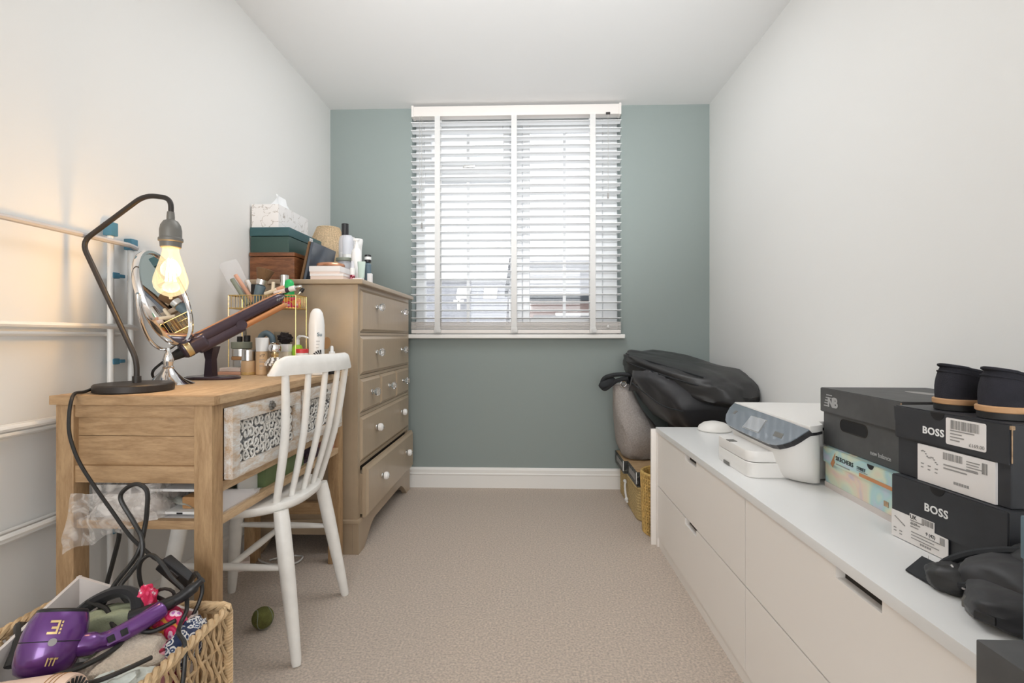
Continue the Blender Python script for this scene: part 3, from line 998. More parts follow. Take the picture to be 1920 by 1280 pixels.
# ------------------------------------------------------------------ long white drawer unit on the right
du = thing('drawer_unit', 'long low white drawer unit with cut-out handles along the right wall', 'drawer unit', (.85, 1.3, 0))
UX0, UX1, UY0, UY1, UZ = .585, 1.118, .30, 2.262, .537
obj('top_board', B().box(UX0 - .004, UX1, UY0, UY1 + .02, UZ - .022, UZ, .002), M['whitetop'], du)
obj('carcass', B().box(UX0 + .022, UX1, UY0 + .005, UY1 - .002, .0, UZ - .022), M['gap_shade'], du, smooth=False)  # coloured near-black so the drawer gaps read as shaded
obj('end_panel', B().box(UX0 - .002, UX1, UY1 - .002, UY1 + .018, 0, UZ - .022, .001), M['whiteunit'], du)
obj('end_panel', B().box(UX0 - .024, UX1, UY1 + .020, UY1 + .034, 0, UZ - .010, .001), M['whiteunit'], du)
obj('plinth', B().box(UX0 + .006, UX0 + .024, UY0, UY1 - .002, 0, .045), M['whiteunit'], du)
def unit_drawer(y0, y1, z0, z1, hy, hw=.062):
    """Front with a rectangular slot cut down from its top edge."""
    xf, th, hz = UX0, .018, z1 - .022
    q = B()
    q.prism([(y0, z0), (y1, z0), (y1, z1), (hy + hw, z1), (hy + hw, hz), (hy - hw, hz), (hy - hw, z1), (y0, z1)], 'x', xf, xf + th)
    d = obj('drawer', q, M['whiteunit'], du, smooth=False)
    obj('recess_shade', B().box(xf + th, xf + .024, hy - hw, hy + hw, hz - .004, z1), M['gap_shade'], d, smooth=False)  # dark backing, painted shade behind the handle slot
g = .002
cols = ((1.360, 2.258), (.448, 1.356))
for y0, y1 in cols:
    hy = (y0 + y1) / 2
    unit_drawer(y0, y1, .279, .513, hy)
    unit_drawer(y0, y1, .047, .274, hy)
unit_drawer(.30, .444, .279, .513, .372)
unit_drawer(.30, .444, .047, .274, .372)

# ------------------------------------------------------------------ printer
pr = thing('printer', 'white inkjet printer with a glossy grey control panel on the drawer unit', 'printer', (.88, 1.595, .537))
def closed_spline(pts, sub=4):
    return [(p.x, p.y) for p in cat([(x, y, 0) for x, y in pts], sub, True)]
base_o = closed_spline([(.735, 1.64), (.735, 1.55), (.736, 1.475), (.755, 1.428), (.788, 1.400), (.813, 1.410), (.824, 1.440), (.92, 1.447), (1.04, 1.447), (1.085, 1.47), (1.09, 1.62), (1.085, 1.78), (1.02, 1.815), (.86, 1.825), (.77, 1.81), (.738, 1.74)])
top_o = closed_spline([(.702, 1.64), (.700, 1.55), (.702, 1.455), (.718, 1.392), (.758, 1.368), (.800, 1.388), (.822, 1.438), (.92, 1.445), (1.04, 1.445), (1.09, 1.47), (1.095, 1.62), (1.09, 1.79), (1.02, 1.825), (.86, 1.838), (.76, 1.835), (.712, 1.78)])
def panel_z(x):
    return .640 + (x - .690) * .08 / .085
rings = [[(.9 + (x - .9) * f, 1.62 + (y - 1.62) * f, z) for x, y in base_o] for f, z in ((.97, .5405), (1.0, .5435))]
for k in (.25, .5, .75, 1.0):
    rings.append([(xa + (xb - xa) * k ** .8, ya + (yb - ya) * k ** .8, .5435 + (min(.688, panel_z(xb) - .014) - .5435) * k) for (xa, ya), (xb, yb) in zip(base_o, top_o)])
obj('body', B().loft(rings), M['printerw'], pr, smooth=50)
obj('foot', B().cyl((.80, 1.47, .537), (.80, 1.47, .543), .012, seg=12), M['black'], pr)
obj('foot', B().cyl((.80, 1.74, .537), (.80, 1.74, .543), .012, seg=12), M['black'], pr)
obj('foot', B().cyl((1.03, 1.50, .537), (1.03, 1.50, .543), .012, seg=12), M['black'], pr)
obj('foot', B().cyl((1.03, 1.74, .537), (1.03, 1.74, .543), .012, seg=12), M['black'], pr)
lid_o = [(.757, 1.848), (.756, 1.60), (.755, 1.354), (.780, 1.366), (.806, 1.386), (.824, 1.437), (.92, 1.442), (1.06, 1.442), (1.092, 1.46), (1.096, 1.62), (1.092, 1.80), (1.05, 1.83), (.86, 1.848)]
def lid_ring(f, z):
    return [(.92 + (x - .92) * f, 1.61 + (y - 1.61) * f, z) for x, y in lid_o]
obj('lid_gap', B().loft([lid_ring(.992, .682), lid_ring(.992, .6895)]), M['black'], pr, smooth=False)
obj('scanner_lid', B().loft([lid_ring(.994, .690), lid_ring(1.0, .692), lid_ring(1.0, .705), lid_ring(.99, .708)]), M['printerw'], pr, smooth=35)
# sloping control panel: glossy grey plate on a black slab that shows as a band round its near end
pl = Face((.690, 1.80, .640), (0, -1, 0), (.085, 0, .08))
outline = [(1.849, .0935), (1.846, .069), (1.822, .038), (1.789, .0166), (1.752, .0045), (1.668, .0015), (1.576, .0007), (1.495, 0), (1.444, .0008), (1.414, .0065), (1.395, .017), (1.376, .0332), (1.367, .050), (1.361, .069), (1.353, .0855), (1.46, .0888), (1.61, .0908), (1.726, .0925)]
ol = [(1.80 - y, v) for y, v in outline]
obj('panel_band', pl.poly(B(), ol, -.016, -.0012), M['black'], pr, smooth=False)
obj('control_panel', pl.poly(B(), ol, -.0012, .0012), M['printerglass'], pr, smooth=False)
scr = obj('screen', pl.poly(B(), [(.137, .0655), (.235, .068), (.258, .0206), (.154, .0178)], .0014, .0035), M['screen'], pr, smooth=False)
obj('screen_rim', pl.poly(B(), [(.134, .0680), (.238, .0705), (.262, .0182), (.150, .0155)], .0012, .0018), M['silver'], pr, smooth=False)
obj('panel_key', pl.rect(B(), .012, .030, .052, .066, .0012, .0018), M['greysocket'], pr, smooth=False)
obj('panel_key', pl.poly(B(), [(.325, .046), (.372, .0465), (.381, .031), (.334, .030)], .0012, .0018), M['greysocket'], pr, smooth=False)
# paper trays
def ins(f, pts, cx, cy):
    return [(cx + (x - cx) * f, cy + (y - cy) * f) for x, y in pts]
tr = rrect(.640, .80, 1.462, 1.712, .03, 5)
obj('output_tray', B().loft([[(x, y, z) for x, y in ins(f, tr, .72, 1.59)] for f, z in ((.99, .584), (1.0, .587), (1.0, .611), (.985, .615))]), M['printerw'], pr, smooth=35)
tr2 = rrect(.640, .80, 1.460, 1.714, .03, 5)
obj('paper_tray', B().loft([[(x, y, z) for x, y in ins(f, tr2, .72, 1.59)] for f, z in ((.975, .5375), (.995, .541), (1.0, .580), (.985, .582))]), M['printerw'], pr, smooth=35)
obj('tray_grip', B().box(.638, .641, 1.60, 1.645, .538, .548, .002), M['greysocket'], pr)
obj('tray_grip', B().box(.641, .665, 1.60, 1.63, .6135, .6165, .001), M['greysocket'], pr)
sf = Face((.742, 1.4185, .586), (.62, -.66, 0), (-.02, -.1, 1))
obj('side_badge', sf.rect(B(), 0, .014, .0, .011, -.004, .0008), M['black'], pr)

# ------------------------------------------------------------------ shoe boxes
def turned(deg):
    a = math.radians(deg)
    return Vector((math.sin(a), -math.cos(a), 0))

def shoebox(name, label, o, deg, L, D, z0, z1, lid, mbody, mlid, group=None, over=.004):
    f = Face((o[0], o[1], 0), turned(deg), (0, 0, 1))
    c = f.p(L / 2, z0, -D / 2)
    t = thing(name, label, 'shoe box', (c.x, c.y, z0), 0, group)
    q = B()
    f.rect(q, over, L - over, z0, z1 - .004, -D + over, -over)
    bmesh.ops.bevel(q.bm, geom=q.bm.edges[:], offset=.0015, segments=1, affect='EDGES')
    obj('box_base', q, mbody, t, smooth=False)
    q = B()
    f.rect(q, 0, L, z1 - lid, z1, -D, 0)
    bmesh.ops.bevel(q.bm, geom=q.bm.edges[:], offset=.002, segments=2, affect='EDGES')
    obj('lid', q, mlid, t, smooth=False)
    return t, f

def bars(f, b, u0, u1, v0, v1, n, d0, d1, seed=1, duty=.5):
    r = random.Random(seed)
    u = u0
    while u < u1:
        w = (u1 - u0) / n * r.uniform(.3, 1.0)
        f.rect(b, u, min(u1, u + w * duty * 1.4), v0, v1, d0, d1)
        u += w * duty * 1.4 + (u1 - u0) / n * r.uniform(.3, .9)
    return b

def lines(f, b, u0, widths, v, dv, h, d0, d1):
    for i, w in enumerate(widths):
        f.rect(b, u0, u0 + w, v - i * dv, v - i * dv + h, d0, d1)
    return b

# holographic box at the bottom of the far stack
t, f = shoebox('shoebox', 'iridescent pale shoe box under the dark grey shoe box', (.816, 1.402), -3, .292, .27, .537, .647, .042, M['holo'], M['holo'])
obj('diamond_logo', f.poly(B(), [(.040, .608), (.052, .626), (.062, .640), (.056, .622), (.060, .616), (.050, .600)], .0002, .0012), M['copper'], t, smooth=False)
lettering('logo_lettering', 'SKECHERS', .0155, f.p(.064, .6235, .0006), f.r, f.u, M['ink'], t, .0002, sx=1.1)
lettering('logo_lettering', 'STREET', .0105, f.p(.155, .6240, .0006), f.r, f.u, M['ink'], t, .0)
obj('logo_underline', f.rect(f.rect(B(), .155, .197, .6205, .622, .0003, .001), .066, .125, .612, .6145, .0003, .001), M['inkgrey'], t, smooth=False)
obj('copper_stripe', f.rect(B(), .165, .290, .609, .6175, .0003, .001), M['copper'], t, smooth=False)
obj('notch_shade', f.poly(B(), [(.208 - .012, .647)] + [(.208 + .012 * math.cos(PI + k * PI / 10), .647 + .011 * math.sin(PI + k * PI / 10)) for k in range(11)] + [(.208 + .012, .647)], -.0005, .0007), M['ink'], t, smooth=False)  # flat dark half disc painted as the shade inside a thumb hole
obj('base_stripe', f.rect(B(), .004, .288, .537, .552, -.0038, -.0028), M['liner'], t, smooth=False)
obj('small_print', f.rect(B(), .25, .265, .566, .578, -.004, -.003), M['cardedge'], t, smooth=False)

# dark grey box on top of it
t, f = shoebox('shoebox', 'dark grey shoe box with handle hole on top of the iridescent one', (.826, 1.432), -1.5, .318, .285, .6475, .806, .067, M['charcoal'], M['charcoal'], over=.006)
hole = [(u, v) for u, v in rrect(.085, .195, .700, .731, .0145, 6)]
obj('hole_shade', f.poly(B(), hole, -.0062, -.0055), M['ink'], t, smooth=False)  # flat dark patch painted as the shade inside the handle hole
obj('handle_hole_edge', B().tube([f.p(u, v, -.0058) for u, v in hole], .0012, 6, closed=True), M['gap_shade'], t)
lettering('logo_lettering', 'N', .034, f.p(.038, .758, .0006), f.r, f.u + f.r * .12, M['printgrey'], t, .0016)
lettering('logo_lettering', 'B', .036, f.p(.063, .758, .0006), f.r, f.u + f.r * .12, M['printgrey'], t, .0016)
q = B()
for k in range(5):
    f.rect(q, .020 + .003 * k, .042 + .004 * k, .757 + .0075 * k, .7597 + .0075 * k, .0003, .001)
obj('logo_stripes', q, M['printgrey'], t, smooth=False)
lettering('logo_lettering', 'new balance', .0145, f.p(.205, .665, -.0055), f.r, f.u, M['printgrey'], t, .0002)
tf = Face((.93, 1.36, .806), (0.2, -1, 0), (1, .2, 0))
obj('lid_print', tf.poly(B(), [(.10 + .055 * math.cos(k * PI / 10), .045 + .022 * math.sin(k * PI / 10)) for k in range(20)], .0002, .0008), M['inkgrey'], t, smooth=False)
obj('worn_edge', B().cyl(f.p(.3165, .742, .0002), f.p(.3165, .803, .0002), .0015, seg=6), M['cardedge'], t)

# two black boxes in the near stack
DEG = 5
t, f = shoebox('shoebox', 'black shoe box with white wordmark at the bottom of the near stack', (.757, 1.060), DEG, .232, .325, .537, .665, .088, M['bossblack'], M['bossblack'])
lettering('logo_lettering', 'BOSS', .0205, f.p(.078, .615, .0006), f.r, f.u, M['printwhite'], t, .0005, sx=1.08)
obj('notch_shade', f.poly(B(), [(.105 + .015 * math.cos(PI + k * PI / 10), .6655 + .015 * math.sin(PI + k * PI / 10)) for k in range(11)], -.0005, .0008), M['ink'], t, smooth=False)  # dark half disc in place of a shaded cut-out
lb = obj('paper_label', f.poly(B(), [(.002, .5385), (.128, .5385), (.128, .578), (.100, .579), (.100, .598), (.046, .598), (.046, .592), (.002, .592)], .0, .0012), M['paperwhite'], t, smooth=False)
q = B()
bars(f, q, .074, .098, .586, .597, 12, .0012, .0018, 2)
bars(f, q, .112, .122, .562, .576, 6, .0012, .0018, 5)
lines(f, q, .048, (.03, .022, .018), .584, .006, .0022, .0012, .0018)
lines(f, q, .05, (.062, .05, .06), .562, .006, .0018, .0012, .0018)
for k in range(8):
    f.rect(q, .010 + k * .0032, .013 + k * .0032, .579 - k * .0017, .581 - k * .0016, .0012, .0018)
for k in range(5):
    f.rect(q, .070 + k * .005, .0735 + k * .005, .5435, .5475, .0012, .0018)
lines(f, q, .008, (.006, .006), .556, .006, .002, .0012, .0018)
lines(f, q, .022, (.006, .006), .553, .006, .002, .0012, .0018)
obj('label_print', q, M['inkgrey'], lb, smooth=False)
lettering('label_lettering', 'UK', .011, f.p(.047, .5885, .0013), f.r, f.u, M['ink'], lb, .0002)
lettering('label_lettering', '£139', .0075, f.p(.048, .577, .0013), f.r, f.u, M['ink'], lb)
lettering('label_lettering', '9 (42)', .0085, f.p(.082, .568, .0013), f.r, f.u, M['ink'], lb, .0001)

t, f = shoebox('shoebox', 'black shoe box with worn lid corner and price label under the loafers', (.768, 1.066), DEG, .232, .325, .6655, .806, .066, M['bossblack'], M['bossblack'])
# curved front flap of the lid
obj('lid_flap', f.poly(B(), [(0, .804), (.002, .778)] + [(.004 + .028 * (1 - math.cos(k * PI / 16)), .772 - .026 * math.sin(k * PI / 16)) for k in range(9)] + [(.2285, .7385), (.2285, .804)], -.001, .0015), M['bossblack'], t, smooth=False)
lettering('logo_lettering', 'BOSS', .0190, f.p(.068, .761, .0018), f.r, f.u, M['printwhite'], t, .0005, sx=1.08)
obj('notch_shade', f.poly(B(), [(.100 + .014 * math.cos(PI + k * PI / 10), .8045 + .014 * math.sin(PI + k * PI / 10)) for k in range(11)], -.0005, .0022), M['ink'], t, smooth=False)  # painted dark half disc, shade of the lid cut-out
_po = f.o.copy()
f.o = _po - f.r * .010
lb = obj('price_label', f.poly(B(), rrect(.128, .202, .7505, .7995, .003, 3), .0014, .0022), M['paperwhite'], t, smooth=False)
q = B()
bars(f, q, .138, .190, .780, .796, 22, .0022, .0028, 7)
lines(f, q, .137, (.045, .022, .026, .018), .776, .0058, .0022, .0022, .0028)
obj('label_print', q, M['inkgrey'], lb, smooth=False)
lettering('label_lettering', '£169.00', .0085, f.p(.172, .7545, .0024), f.r, f.u, M['inkgrey'], lb, .0001)
f.o = _po - f.r * .016
lb = obj('paper_label', f.rect(B(), .072, .222, .6665, .7375, -.0045, .0006), M['paperwhite'], t, smooth=False)
q = B()
bars(f, q, .127, .164, .720, .733, 15, .0006, .0012, 3)
bars(f, q, .200, .209, .712, .731, 5, .0006, .0012, 4)
lines(f, q, .128, (.065, .045), .709, .0065, .0026, .0006, .0012)
lines(f, q, .172, (.024, .022, .028, .02), .726, .0048, .0018, .0006, .0012)
for k in range(12):
    f.rect(q, .080 + k * .003, .0832 + k * .003, .724 - k * .0014 + .003 * math.sin(k), .7262 - k * .0014 + .003 * math.sin(k), .0006, .0012)
for k in range(6):
    f.rect(q, .148 + k * .005, .1515 + k * .005, .679, .684, .0006, .0012)
lines(f, q, .08, (.006, .005), .70, .007, .0022, .0006, .0012)
lines(f, q, .095, (.006, .005), .698, .007, .0022, .0006, .0012)
lines(f, q, .11, (.006, .005), .696, .007, .0022, .0006, .0012)
obj('label_print', q, M['inkgrey'], lb, smooth=False)
f.o = _po
obj('worn_edge', B().cyl(f.p(.2315, .742, -.001), f.p(.2315, .797, -.001), .0009, seg=6).obox(f.p(.2305, .800, -.002), (.006, .006, .007), None, .002), M['cardedge'], t)

# ------------------------------------------------------------------ black suede loafers on the near stack
def loafer(label, hx, hy, deg):
    t = thing('loafer', label, 'shoe', (hx + .14, hy, .806), 0, None)
    a = math.radians(deg)
    def W(x, y, z):
        return (hx + x * math.cos(a) - y * math.sin(a), hy + x * math.sin(a) + y * math.cos(a), .8065 + z)
    Ls = .29
    def half(x):
        u = x / Ls
        if u < .12:
            return .034 * math.sqrt(max(0, 1 - ((.12 - u) / .12) ** 2))
        if u > .72:
            return .047 * math.sqrt(max(0, 1 - ((u - .72) / .28) ** 2.2))
        s = (u - .12) / .6
        return .034 + .013 * s - .006 * math.sin(s * PI)
    def outline(off=0.0, n=26):
        xs = [Ls * (.5 - .5 * math.cos(PI * k / n)) for k in range(n + 1)]
        pts = []
        for x in xs:
            pts.append((x, half(x)))
        for x in reversed(xs[1:-1]):
            pts.append((x, -half(x)))
        c = [(x + (off if x > .14 else -off) * min(1, abs(x - .14) / .1), y * (1 + off / .04)) for x, y in pts]
        return c
    def collar(x):
        u = x / Ls
        return .088 - .030 * min(1, u / .5) + .020 * max(0, (u - .5) / .12 if u < .62 else 1) * 0
    q = B()
    q.loft([[W(x, y, z) for x, y in outline(o)] for o, z in ((-.001, 0), (.001, .001), (.001, .012), (-.001, .014))])
    obj('outsole', q, M['rubber'], t)
    q = B()
    q.loft([[W(x, y, z) for x, y in outline(o)] for o, z in ((.0015, .012), (.003, .0135), (.003, .021), (.001, .023))])
    obj('midsole', q, M['midsole'], t)
    base = outline(-.001)
    q = B()
    lev = []
    for k in range(9):
        s = k / 8
        ring = []
        for x, y in base:
            u = x / Ls
            top = collar(x) if u < .58 else .058 - .022 * ((u - .58) / .42) ** 1.3
            if u < .58:
                bulge = 1 + .06 * math.sin(s * PI * .9) - .12 * s
                lean = .010 * math.sin(s * PI * .75) * max(0, 1 - u / .15) - .012 * s * max(0, 1 - u / .15)
                ring.append(W(x - lean + (.006 * s if u < .1 else 0), y * bulge, .021 + (top - .021) * s))
            else:
                z = .021 + (top - .021) * math.sin(s * PI / 2)
                kk = math.cos(s * PI / 2 * .985)
                ring.append(W(x - (1 - kk) * (.02 + .06 * max(0, (u - .7) / .3)), y * kk, z))
        lev.append(ring)
    q.loft(lev, True, False)
    q2 = []
    for k in range(5):
        s = k / 4
        q2.append([W(.14 + (x - .14) * (.93 - .02 * s), y * (.78 - .03 * s), (collar(x) if x / Ls < .58 else .05) * (1 - s) + .026 * s) for x, y in base])
    q.loft([lev[-1]] + q2, False, True)
    obj('upper', q, M['suede'], t, smooth=60)
    # collar band
    q = B()
    ring = [(x, y) for x, y in base if x / Ls < .56]
    k0 = min(range(len(base)), key=lambda i: base[i][0])
    n = len(base)
    half_n = sum(1 for x, y in base if x / Ls < .56) // 2
    arc = [base[(k0 + i) % n] for i in range(-half_n, half_n + 1)]
    bx = []
    for x, y in arc:
        u = x / Ls
        bx.append(W(x + (.004 if u < .1 else 0), y * .93, collar(x) - .012))
    q.tube(bx, .0018, 6)
    q.tube([W(x + (.006 if x / Ls < .1 else 0), y * .885, collar(x)) for x, y in arc], .003, 6)
    obj('collar_seam', q, M['suede'], t)
    # heel counter seam
    q = B()
    for sd in (1, -1):
        q.tube(cat([W(.075 - .004 * k, sd * half(.075 - .004 * k) * (1.03 - .02 * k * .3), .024 + .012 * k) for k in range(5)], 4), .0012, 6)
    obj('heel_seam', q, M['suede'], t)
    obj('apron_seam', B().tube(cat([W(.165, .03, .056), W(.21, .03, .052), W(.245, .018, .045), W(.255, 0, .043), W(.245, -.018, .045), W(.21, -.03, .052), W(.165, -.03, .056)], 5), .0016, 6), M['suede'], t)
    return t
loafer('black suede loafer with tan welt, the far shoe of the pair on the shoe box', .802, .998, -2)
loafer('black suede loafer with tan welt, the near shoe of the pair on the shoe box', .797, .898, -3)

# ------------------------------------------------------------------ black bum bag, drawing pin and cartons at the near end of the unit
def superblob(b, c, ax, e=(.5, .5), amp=.03, freq=3.0, seed=0, nu=48, nv=24, clamp=None):
    """Superellipsoid with soft folds; ax = three half-axis vectors."""
    c = Vector(c)
    A = [Vector(a) for a in ax]
    sp = lambda v, p: math.copysign(abs(v) ** p, v)
    off = Vector((seed * 5.1, seed * 2.3, seed * 1.7))
    rings = []
    for j in range(nv + 1):
        ph = -PI / 2 + PI * j / nv
        ring = []
        for i in range(nu):
            th = 2 * PI * i / nu
            cu, su = sp(math.cos(th), e[0]), sp(math.sin(th), e[0])
            cv, sv = sp(math.cos(ph), e[1]), sp(math.sin(ph), e[1])
            d = Vector((cv * cu, cv * su, sv))
            n = mnoise.fractal(d * freq + off, 1.0, 2.0, 3)
            k = 1 + amp * n
            p = c + A[0] * d.x * k + A[1] * d.y * k + A[2] * d.z * k
            if clamp:
                p = Vector(tuple(min(max(p[q], clamp[q][0]), clamp[q][1]) for q in range(3)))
            ring.append(p)
        rings.append(ring)
    b.loft(rings)
    return b

bg = thing('bum_bag', 'crumpled black bum bag with straps and zip at the near end of the drawer unit', 'bag', (.72, .80, .537))
cl = ((.5, 1.12), (.3, 2), (.5375, 2))
obj('pouch', superblob(B(), (.765, .775, .568), ((.075, .02, 0), (-.02, .075, 0), (0, 0, .042)), (.7, .75), .10, 1.3, 3, clamp=cl), M['nylon'], bg)
obj('pouch', superblob(B(), (.715, .745, .556), ((.055, -.03, 0), (.04, .06, 0), (0, 0, .028)), (.7, .7), .12, 1.4, 8, clamp=cl), M['nylon'], bg)
obj('pouch', superblob(B(), (.815, .745, .585), ((.07, .0, 0), (.0, .085, 0), (0, 0, .05)), (.6, .7), .08, 1.3, 5, clamp=cl), M['nylon2'], bg)
obj('side_panel', superblob(B(), (.690, .830, .556), ((.030, .012, 0), (-.012, .030, 0), (0, 0, .022)), (.8, .8), .14, 1.4, 6, clamp=cl), M['nylon2'], bg)
q = B()
q.loft([[Vector((x, y, z + h)) for x, y, z in ((.662, .893, .5385), (.694, .898, .560), (.700, .848, .560), (.664, .842, .5385))] for h in (0, .003)])
obj('strap_end', q, M['strap'], bg, smooth=False)
obj('strap', B().tube(cat([(.69, .86, .552), (.70, .85, .575), (.73, .83, .598), (.77, .80, .615), (.80, .775, .626)], 8), .007, 8), M['strap'], bg)
obj('strap', B().tube(cat([(.675, .80, .560), (.69, .77, .572), (.72, .735, .582), (.75, .71, .588)], 8), .005, 8), M['strap'], bg)
obj('zip', B().tube(cat([(.735, .855, .575), (.715, .82, .588), (.735, .77, .602), (.765, .735, .612)], 8), .004, 6), M['strap'], bg)
obj('buckle', B().obox((.650, .722, .556), (.030, .024, .012), Matrix.Rotation(.5, 3, 'Z'), .003).obox((.650, .722, .562), (.018, .014, .006), Matrix.Rotation(.5, 3, 'Z'), .002), M['nylon2'], bg)
obj('buckle', B().obox((.668, .772, .548), (.022, .018, .014), Matrix.Rotation(.7, 3, 'Z'), .004), M['greysocket'], bg)
obj('cord_pull', B().cyl((.688, .83, .578), (.682, .80, .562), .0018, seg=6).blob((.680, .795, .560), (.007, .007, .005), 0, sub=2), M['airergrey'], bg)

pn = thing('drawing_pin', 'small white drawing pin standing point up on the drawer unit', 'pin', (.708, .902, .537))
obj('pin_head', B().lathe([(.0, .0), (.0065, .0), (.0065, .0022), (.003, .004), (.0, .004)], (.708, .902, .537), 14), M['whiteplastic'], pn)
obj('pin_point', B().cyl((.708, .902, .541), (.708, .902, .562), .0011, .0002, 8), M['silver'], pn)

bx = thing('carton', 'flat black carton with a white label overhanging the near end of the drawer unit', 'box', (.66, .50, .537))
q = B().box(.500, .80, .38, .571, .5375, .612, .002)
obj('box_base', q, M['charcoal'], bx)
f = Face((.500, .571, .546), (0, -1, 0), (0, 0, 1))
obj('paper_label', f.rect(B(), .045, .15, .012, .042, 0, .001), M['paperwhite'], bx, smooth=False)
q = B()
lines(f, q, .052, (.03, .04), .034, .008, .004, .001, .0016)
obj('label_print', q, M['inkgrey'], bx, smooth=False)
bx = thing('carton', 'tall blue-grey box standing on the flat black carton at the photo edge', 'box', (.66, .50, .6125))
obj('box_base', B().box(.5435, .72, .43, .5635, .6125, .75, .002), M['bluegrey'], bx)
obj('lid', B().box(.542, .7215, .4285, .565, .706, .753, .002), M['bluegrey'], bx)

q = B()
q.lathe([(.0, 0), (.066, 0), (.070, .005), (.064, .020), (.045, .034), (.02, .040), (0, .041)], (.815, 2.20, .5375), 32)
single('plastic_dome', q, M['trim'], 'off-white plastic dome cover at the far end of the drawer unit', 'cover')

# ------------------------------------------------------------------ far right corner: baskets, games, bags
bk = thing('seagrass_basket', 'low seagrass basket with rope handle in the far right corner', 'basket', (.78, 2.82, 0))
o0 = rrect(.562, 1.02, 2.55, 3.085, .05, 5)
def sc(f, pts, cx, cy):
    return [(cx + (x - cx) * f, cy + (y - cy) * f) for x, y in pts]
rings = []
for k in range(23):
    z = .004 + .164 * k / 22
    w = 1 + (.006 if k % 2 else 0)
    rings.append([(x, y, z) for x, y in sc(w, o0, .79, 2.82)])
rings += [[(x, y, .168) for x, y in sc(.965, o0, .79, 2.82)], [(x, y, .02) for x, y in sc(.955, o0, .79, 2.82)]]
obj('woven_wall', B().loft(rings), M['seagrass'], bk, smooth=False)
obj('rim', B().tube([(x, y, .168) for x, y in o0], .007, 8, closed=True), M['seagrass'], bk)
obj('rope_handle', B().tube(cat([(.553, 2.83, .125), (.545, 2.81, .115), (.543, 2.79, .085), (.545, 2.775, .055), (.55, 2.765, .03)], 6), .006, 8).blob((.549, 2.835, .13), (.010, .010, .010), .1, sub=2).blob((.546, 2.772, .045), (.011, .011, .013), .1, sub=2).tube([(.553, 2.85, .10), (.547, 2.83, .108), (.545, 2.81, .115)], .005, 8), M['tape'], bk)

wb = thing('wicker_bin', 'golden woven round basket beside the far end of the drawer unit', 'basket', (.665, 2.428, 0))
q = B()
NST = 40
for j in range(20):
    z = .008 + j * .0145
    pts = []
    for k in range(NST * 2):
        a = 2 * PI * k / (NST * 2)
        r = .100 + .010 * (z / .29) + .0028 * (1 if (k + j) % 2 else -1) * (1 if k % 2 == 0 else 1)
        pts.append((.665 + r * math.cos(a), 2.428 + r * math.sin(a), z))
    q.tube(pts, .0068, 5, closed=True)
obj('woven_wall', q, M['wickergold'], wb, kind='stuff')
q = B()
q.lathe([(.0, .004), (.094, .004), (.106, .285), (.103, .285), (.091, .008), (.0, .008)], (.665, 2.428, 0), 40)
obj('inner_wall', q, M['wickergold'], wb)
q = B()
q.tube([(.665 + .111 * math.cos(k * PI / 24), 2.428 + .111 * math.sin(k * PI / 24), .291) for k in range(48)], .0075, 8, closed=True)
obj('rim', q, M['wickergold'], wb)
q = B()
for k in range(NST):
    a = 2 * PI * (k + .5) / NST
    q.tube([(.665 + r * math.cos(a), 2.428 + r * math.sin(a), z) for r, z in ((.1065, .005), (.1165, .29))], .0032, 5)
obj('stakes', q, M['wickergold'], wb, kind='stuff')

def game(label, x0, x1, y0, y1, z0, z1):
    t = thing('board_game', label, 'game box', ((x0 + x1) / 2, (y0 + y1) / 2, z0))
    obj('box_base', B().box(x0 + .002, x1 - .002, y0 + .002, y1 - .002, z0, z1 - .006, .001), M['gamebox'], t)
    obj('lid', B().box(x0, x1, y0, y1, z0 + .016, z1, .0015), M['gamebox'], t)
    obj('lid_print', B().box(x0 + .004, x1 - .004, y0 + .004, y1 - .004, z1, z1 + .0008), M['woodtray'], t, smooth=False)
    obj('side_title', B().box(x0 - .0008, x0, y0 + .03, y1 - .05, z0 + .026, z1 - .018), M['inkgrey'], t, smooth=False)
    obj('corner_wear', B().cyl((x0, y0, z0 + .016), (x0, y0, z1), .0025, seg=6), M['printwhite'], t)
    return t
game('board game box with brown lid on the basket, nearer of the two', .556, .93, 2.565, 2.80, .176, .252)
game('board game box on the basket under the felt bag, by the wall', .536, .93, 2.812, 3.075, .176, .248)

fb = thing('felt_bag', 'grey felt bag with folded sides slumped on the game boxes', 'bag', (.62, 2.87, .25))
lv = [(.252, .545, .78, 2.82, 3.02), (.33, .507, .80, 2.765, 3.035), (.43, .500, .74, 2.75, 3.03), (.55, .490, .655, 2.78, 3.0), (.675, .486, .585, 2.81, 2.93)]
rings = []
rf = random.Random(12)
for k_, (z, x0, x1, y0, y1) in enumerate(lv):
    ring = []
    for k in range(11):
        a = 2 * PI * (k + .5 * (k_ % 2)) / 11
        ca, sa = math.cos(a), math.sin(a)
        sp = lambda v: math.copysign(abs(v) ** .75, v)
        j_ = 1 + rf.uniform(-.08, .05)
        ring.append((min(x1, (x0 + x1) / 2 + sp(ca) * (x1 - x0) / 2 * j_), (y0 + y1) / 2 + sp(sa) * (y1 - y0) / 2 * j_, z + (rf.uniform(-.025, .025) if 0 < k_ < 4 else 0)))
    rings.append(ring)
q = B().loft(rings)
bmesh.ops.triangulate(q.bm, faces=[f_ for f_ in q.bm.faces if len(f_.verts) == 4])
bmesh.ops.bevel(q.bm, geom=q.bm.edges[:], offset=.006, segments=2, affect='EDGES')
obj('bag_body', q, M['felt'], fb, smooth=50)
obj('bag_ring', B().tube([(.535 + .016 * math.cos(k * PI / 10), 2.80, .682 + .016 * math.sin(k * PI / 10)) for k in range(20)], .004, 8, closed=True), M['chrome'], fb)
q = B()
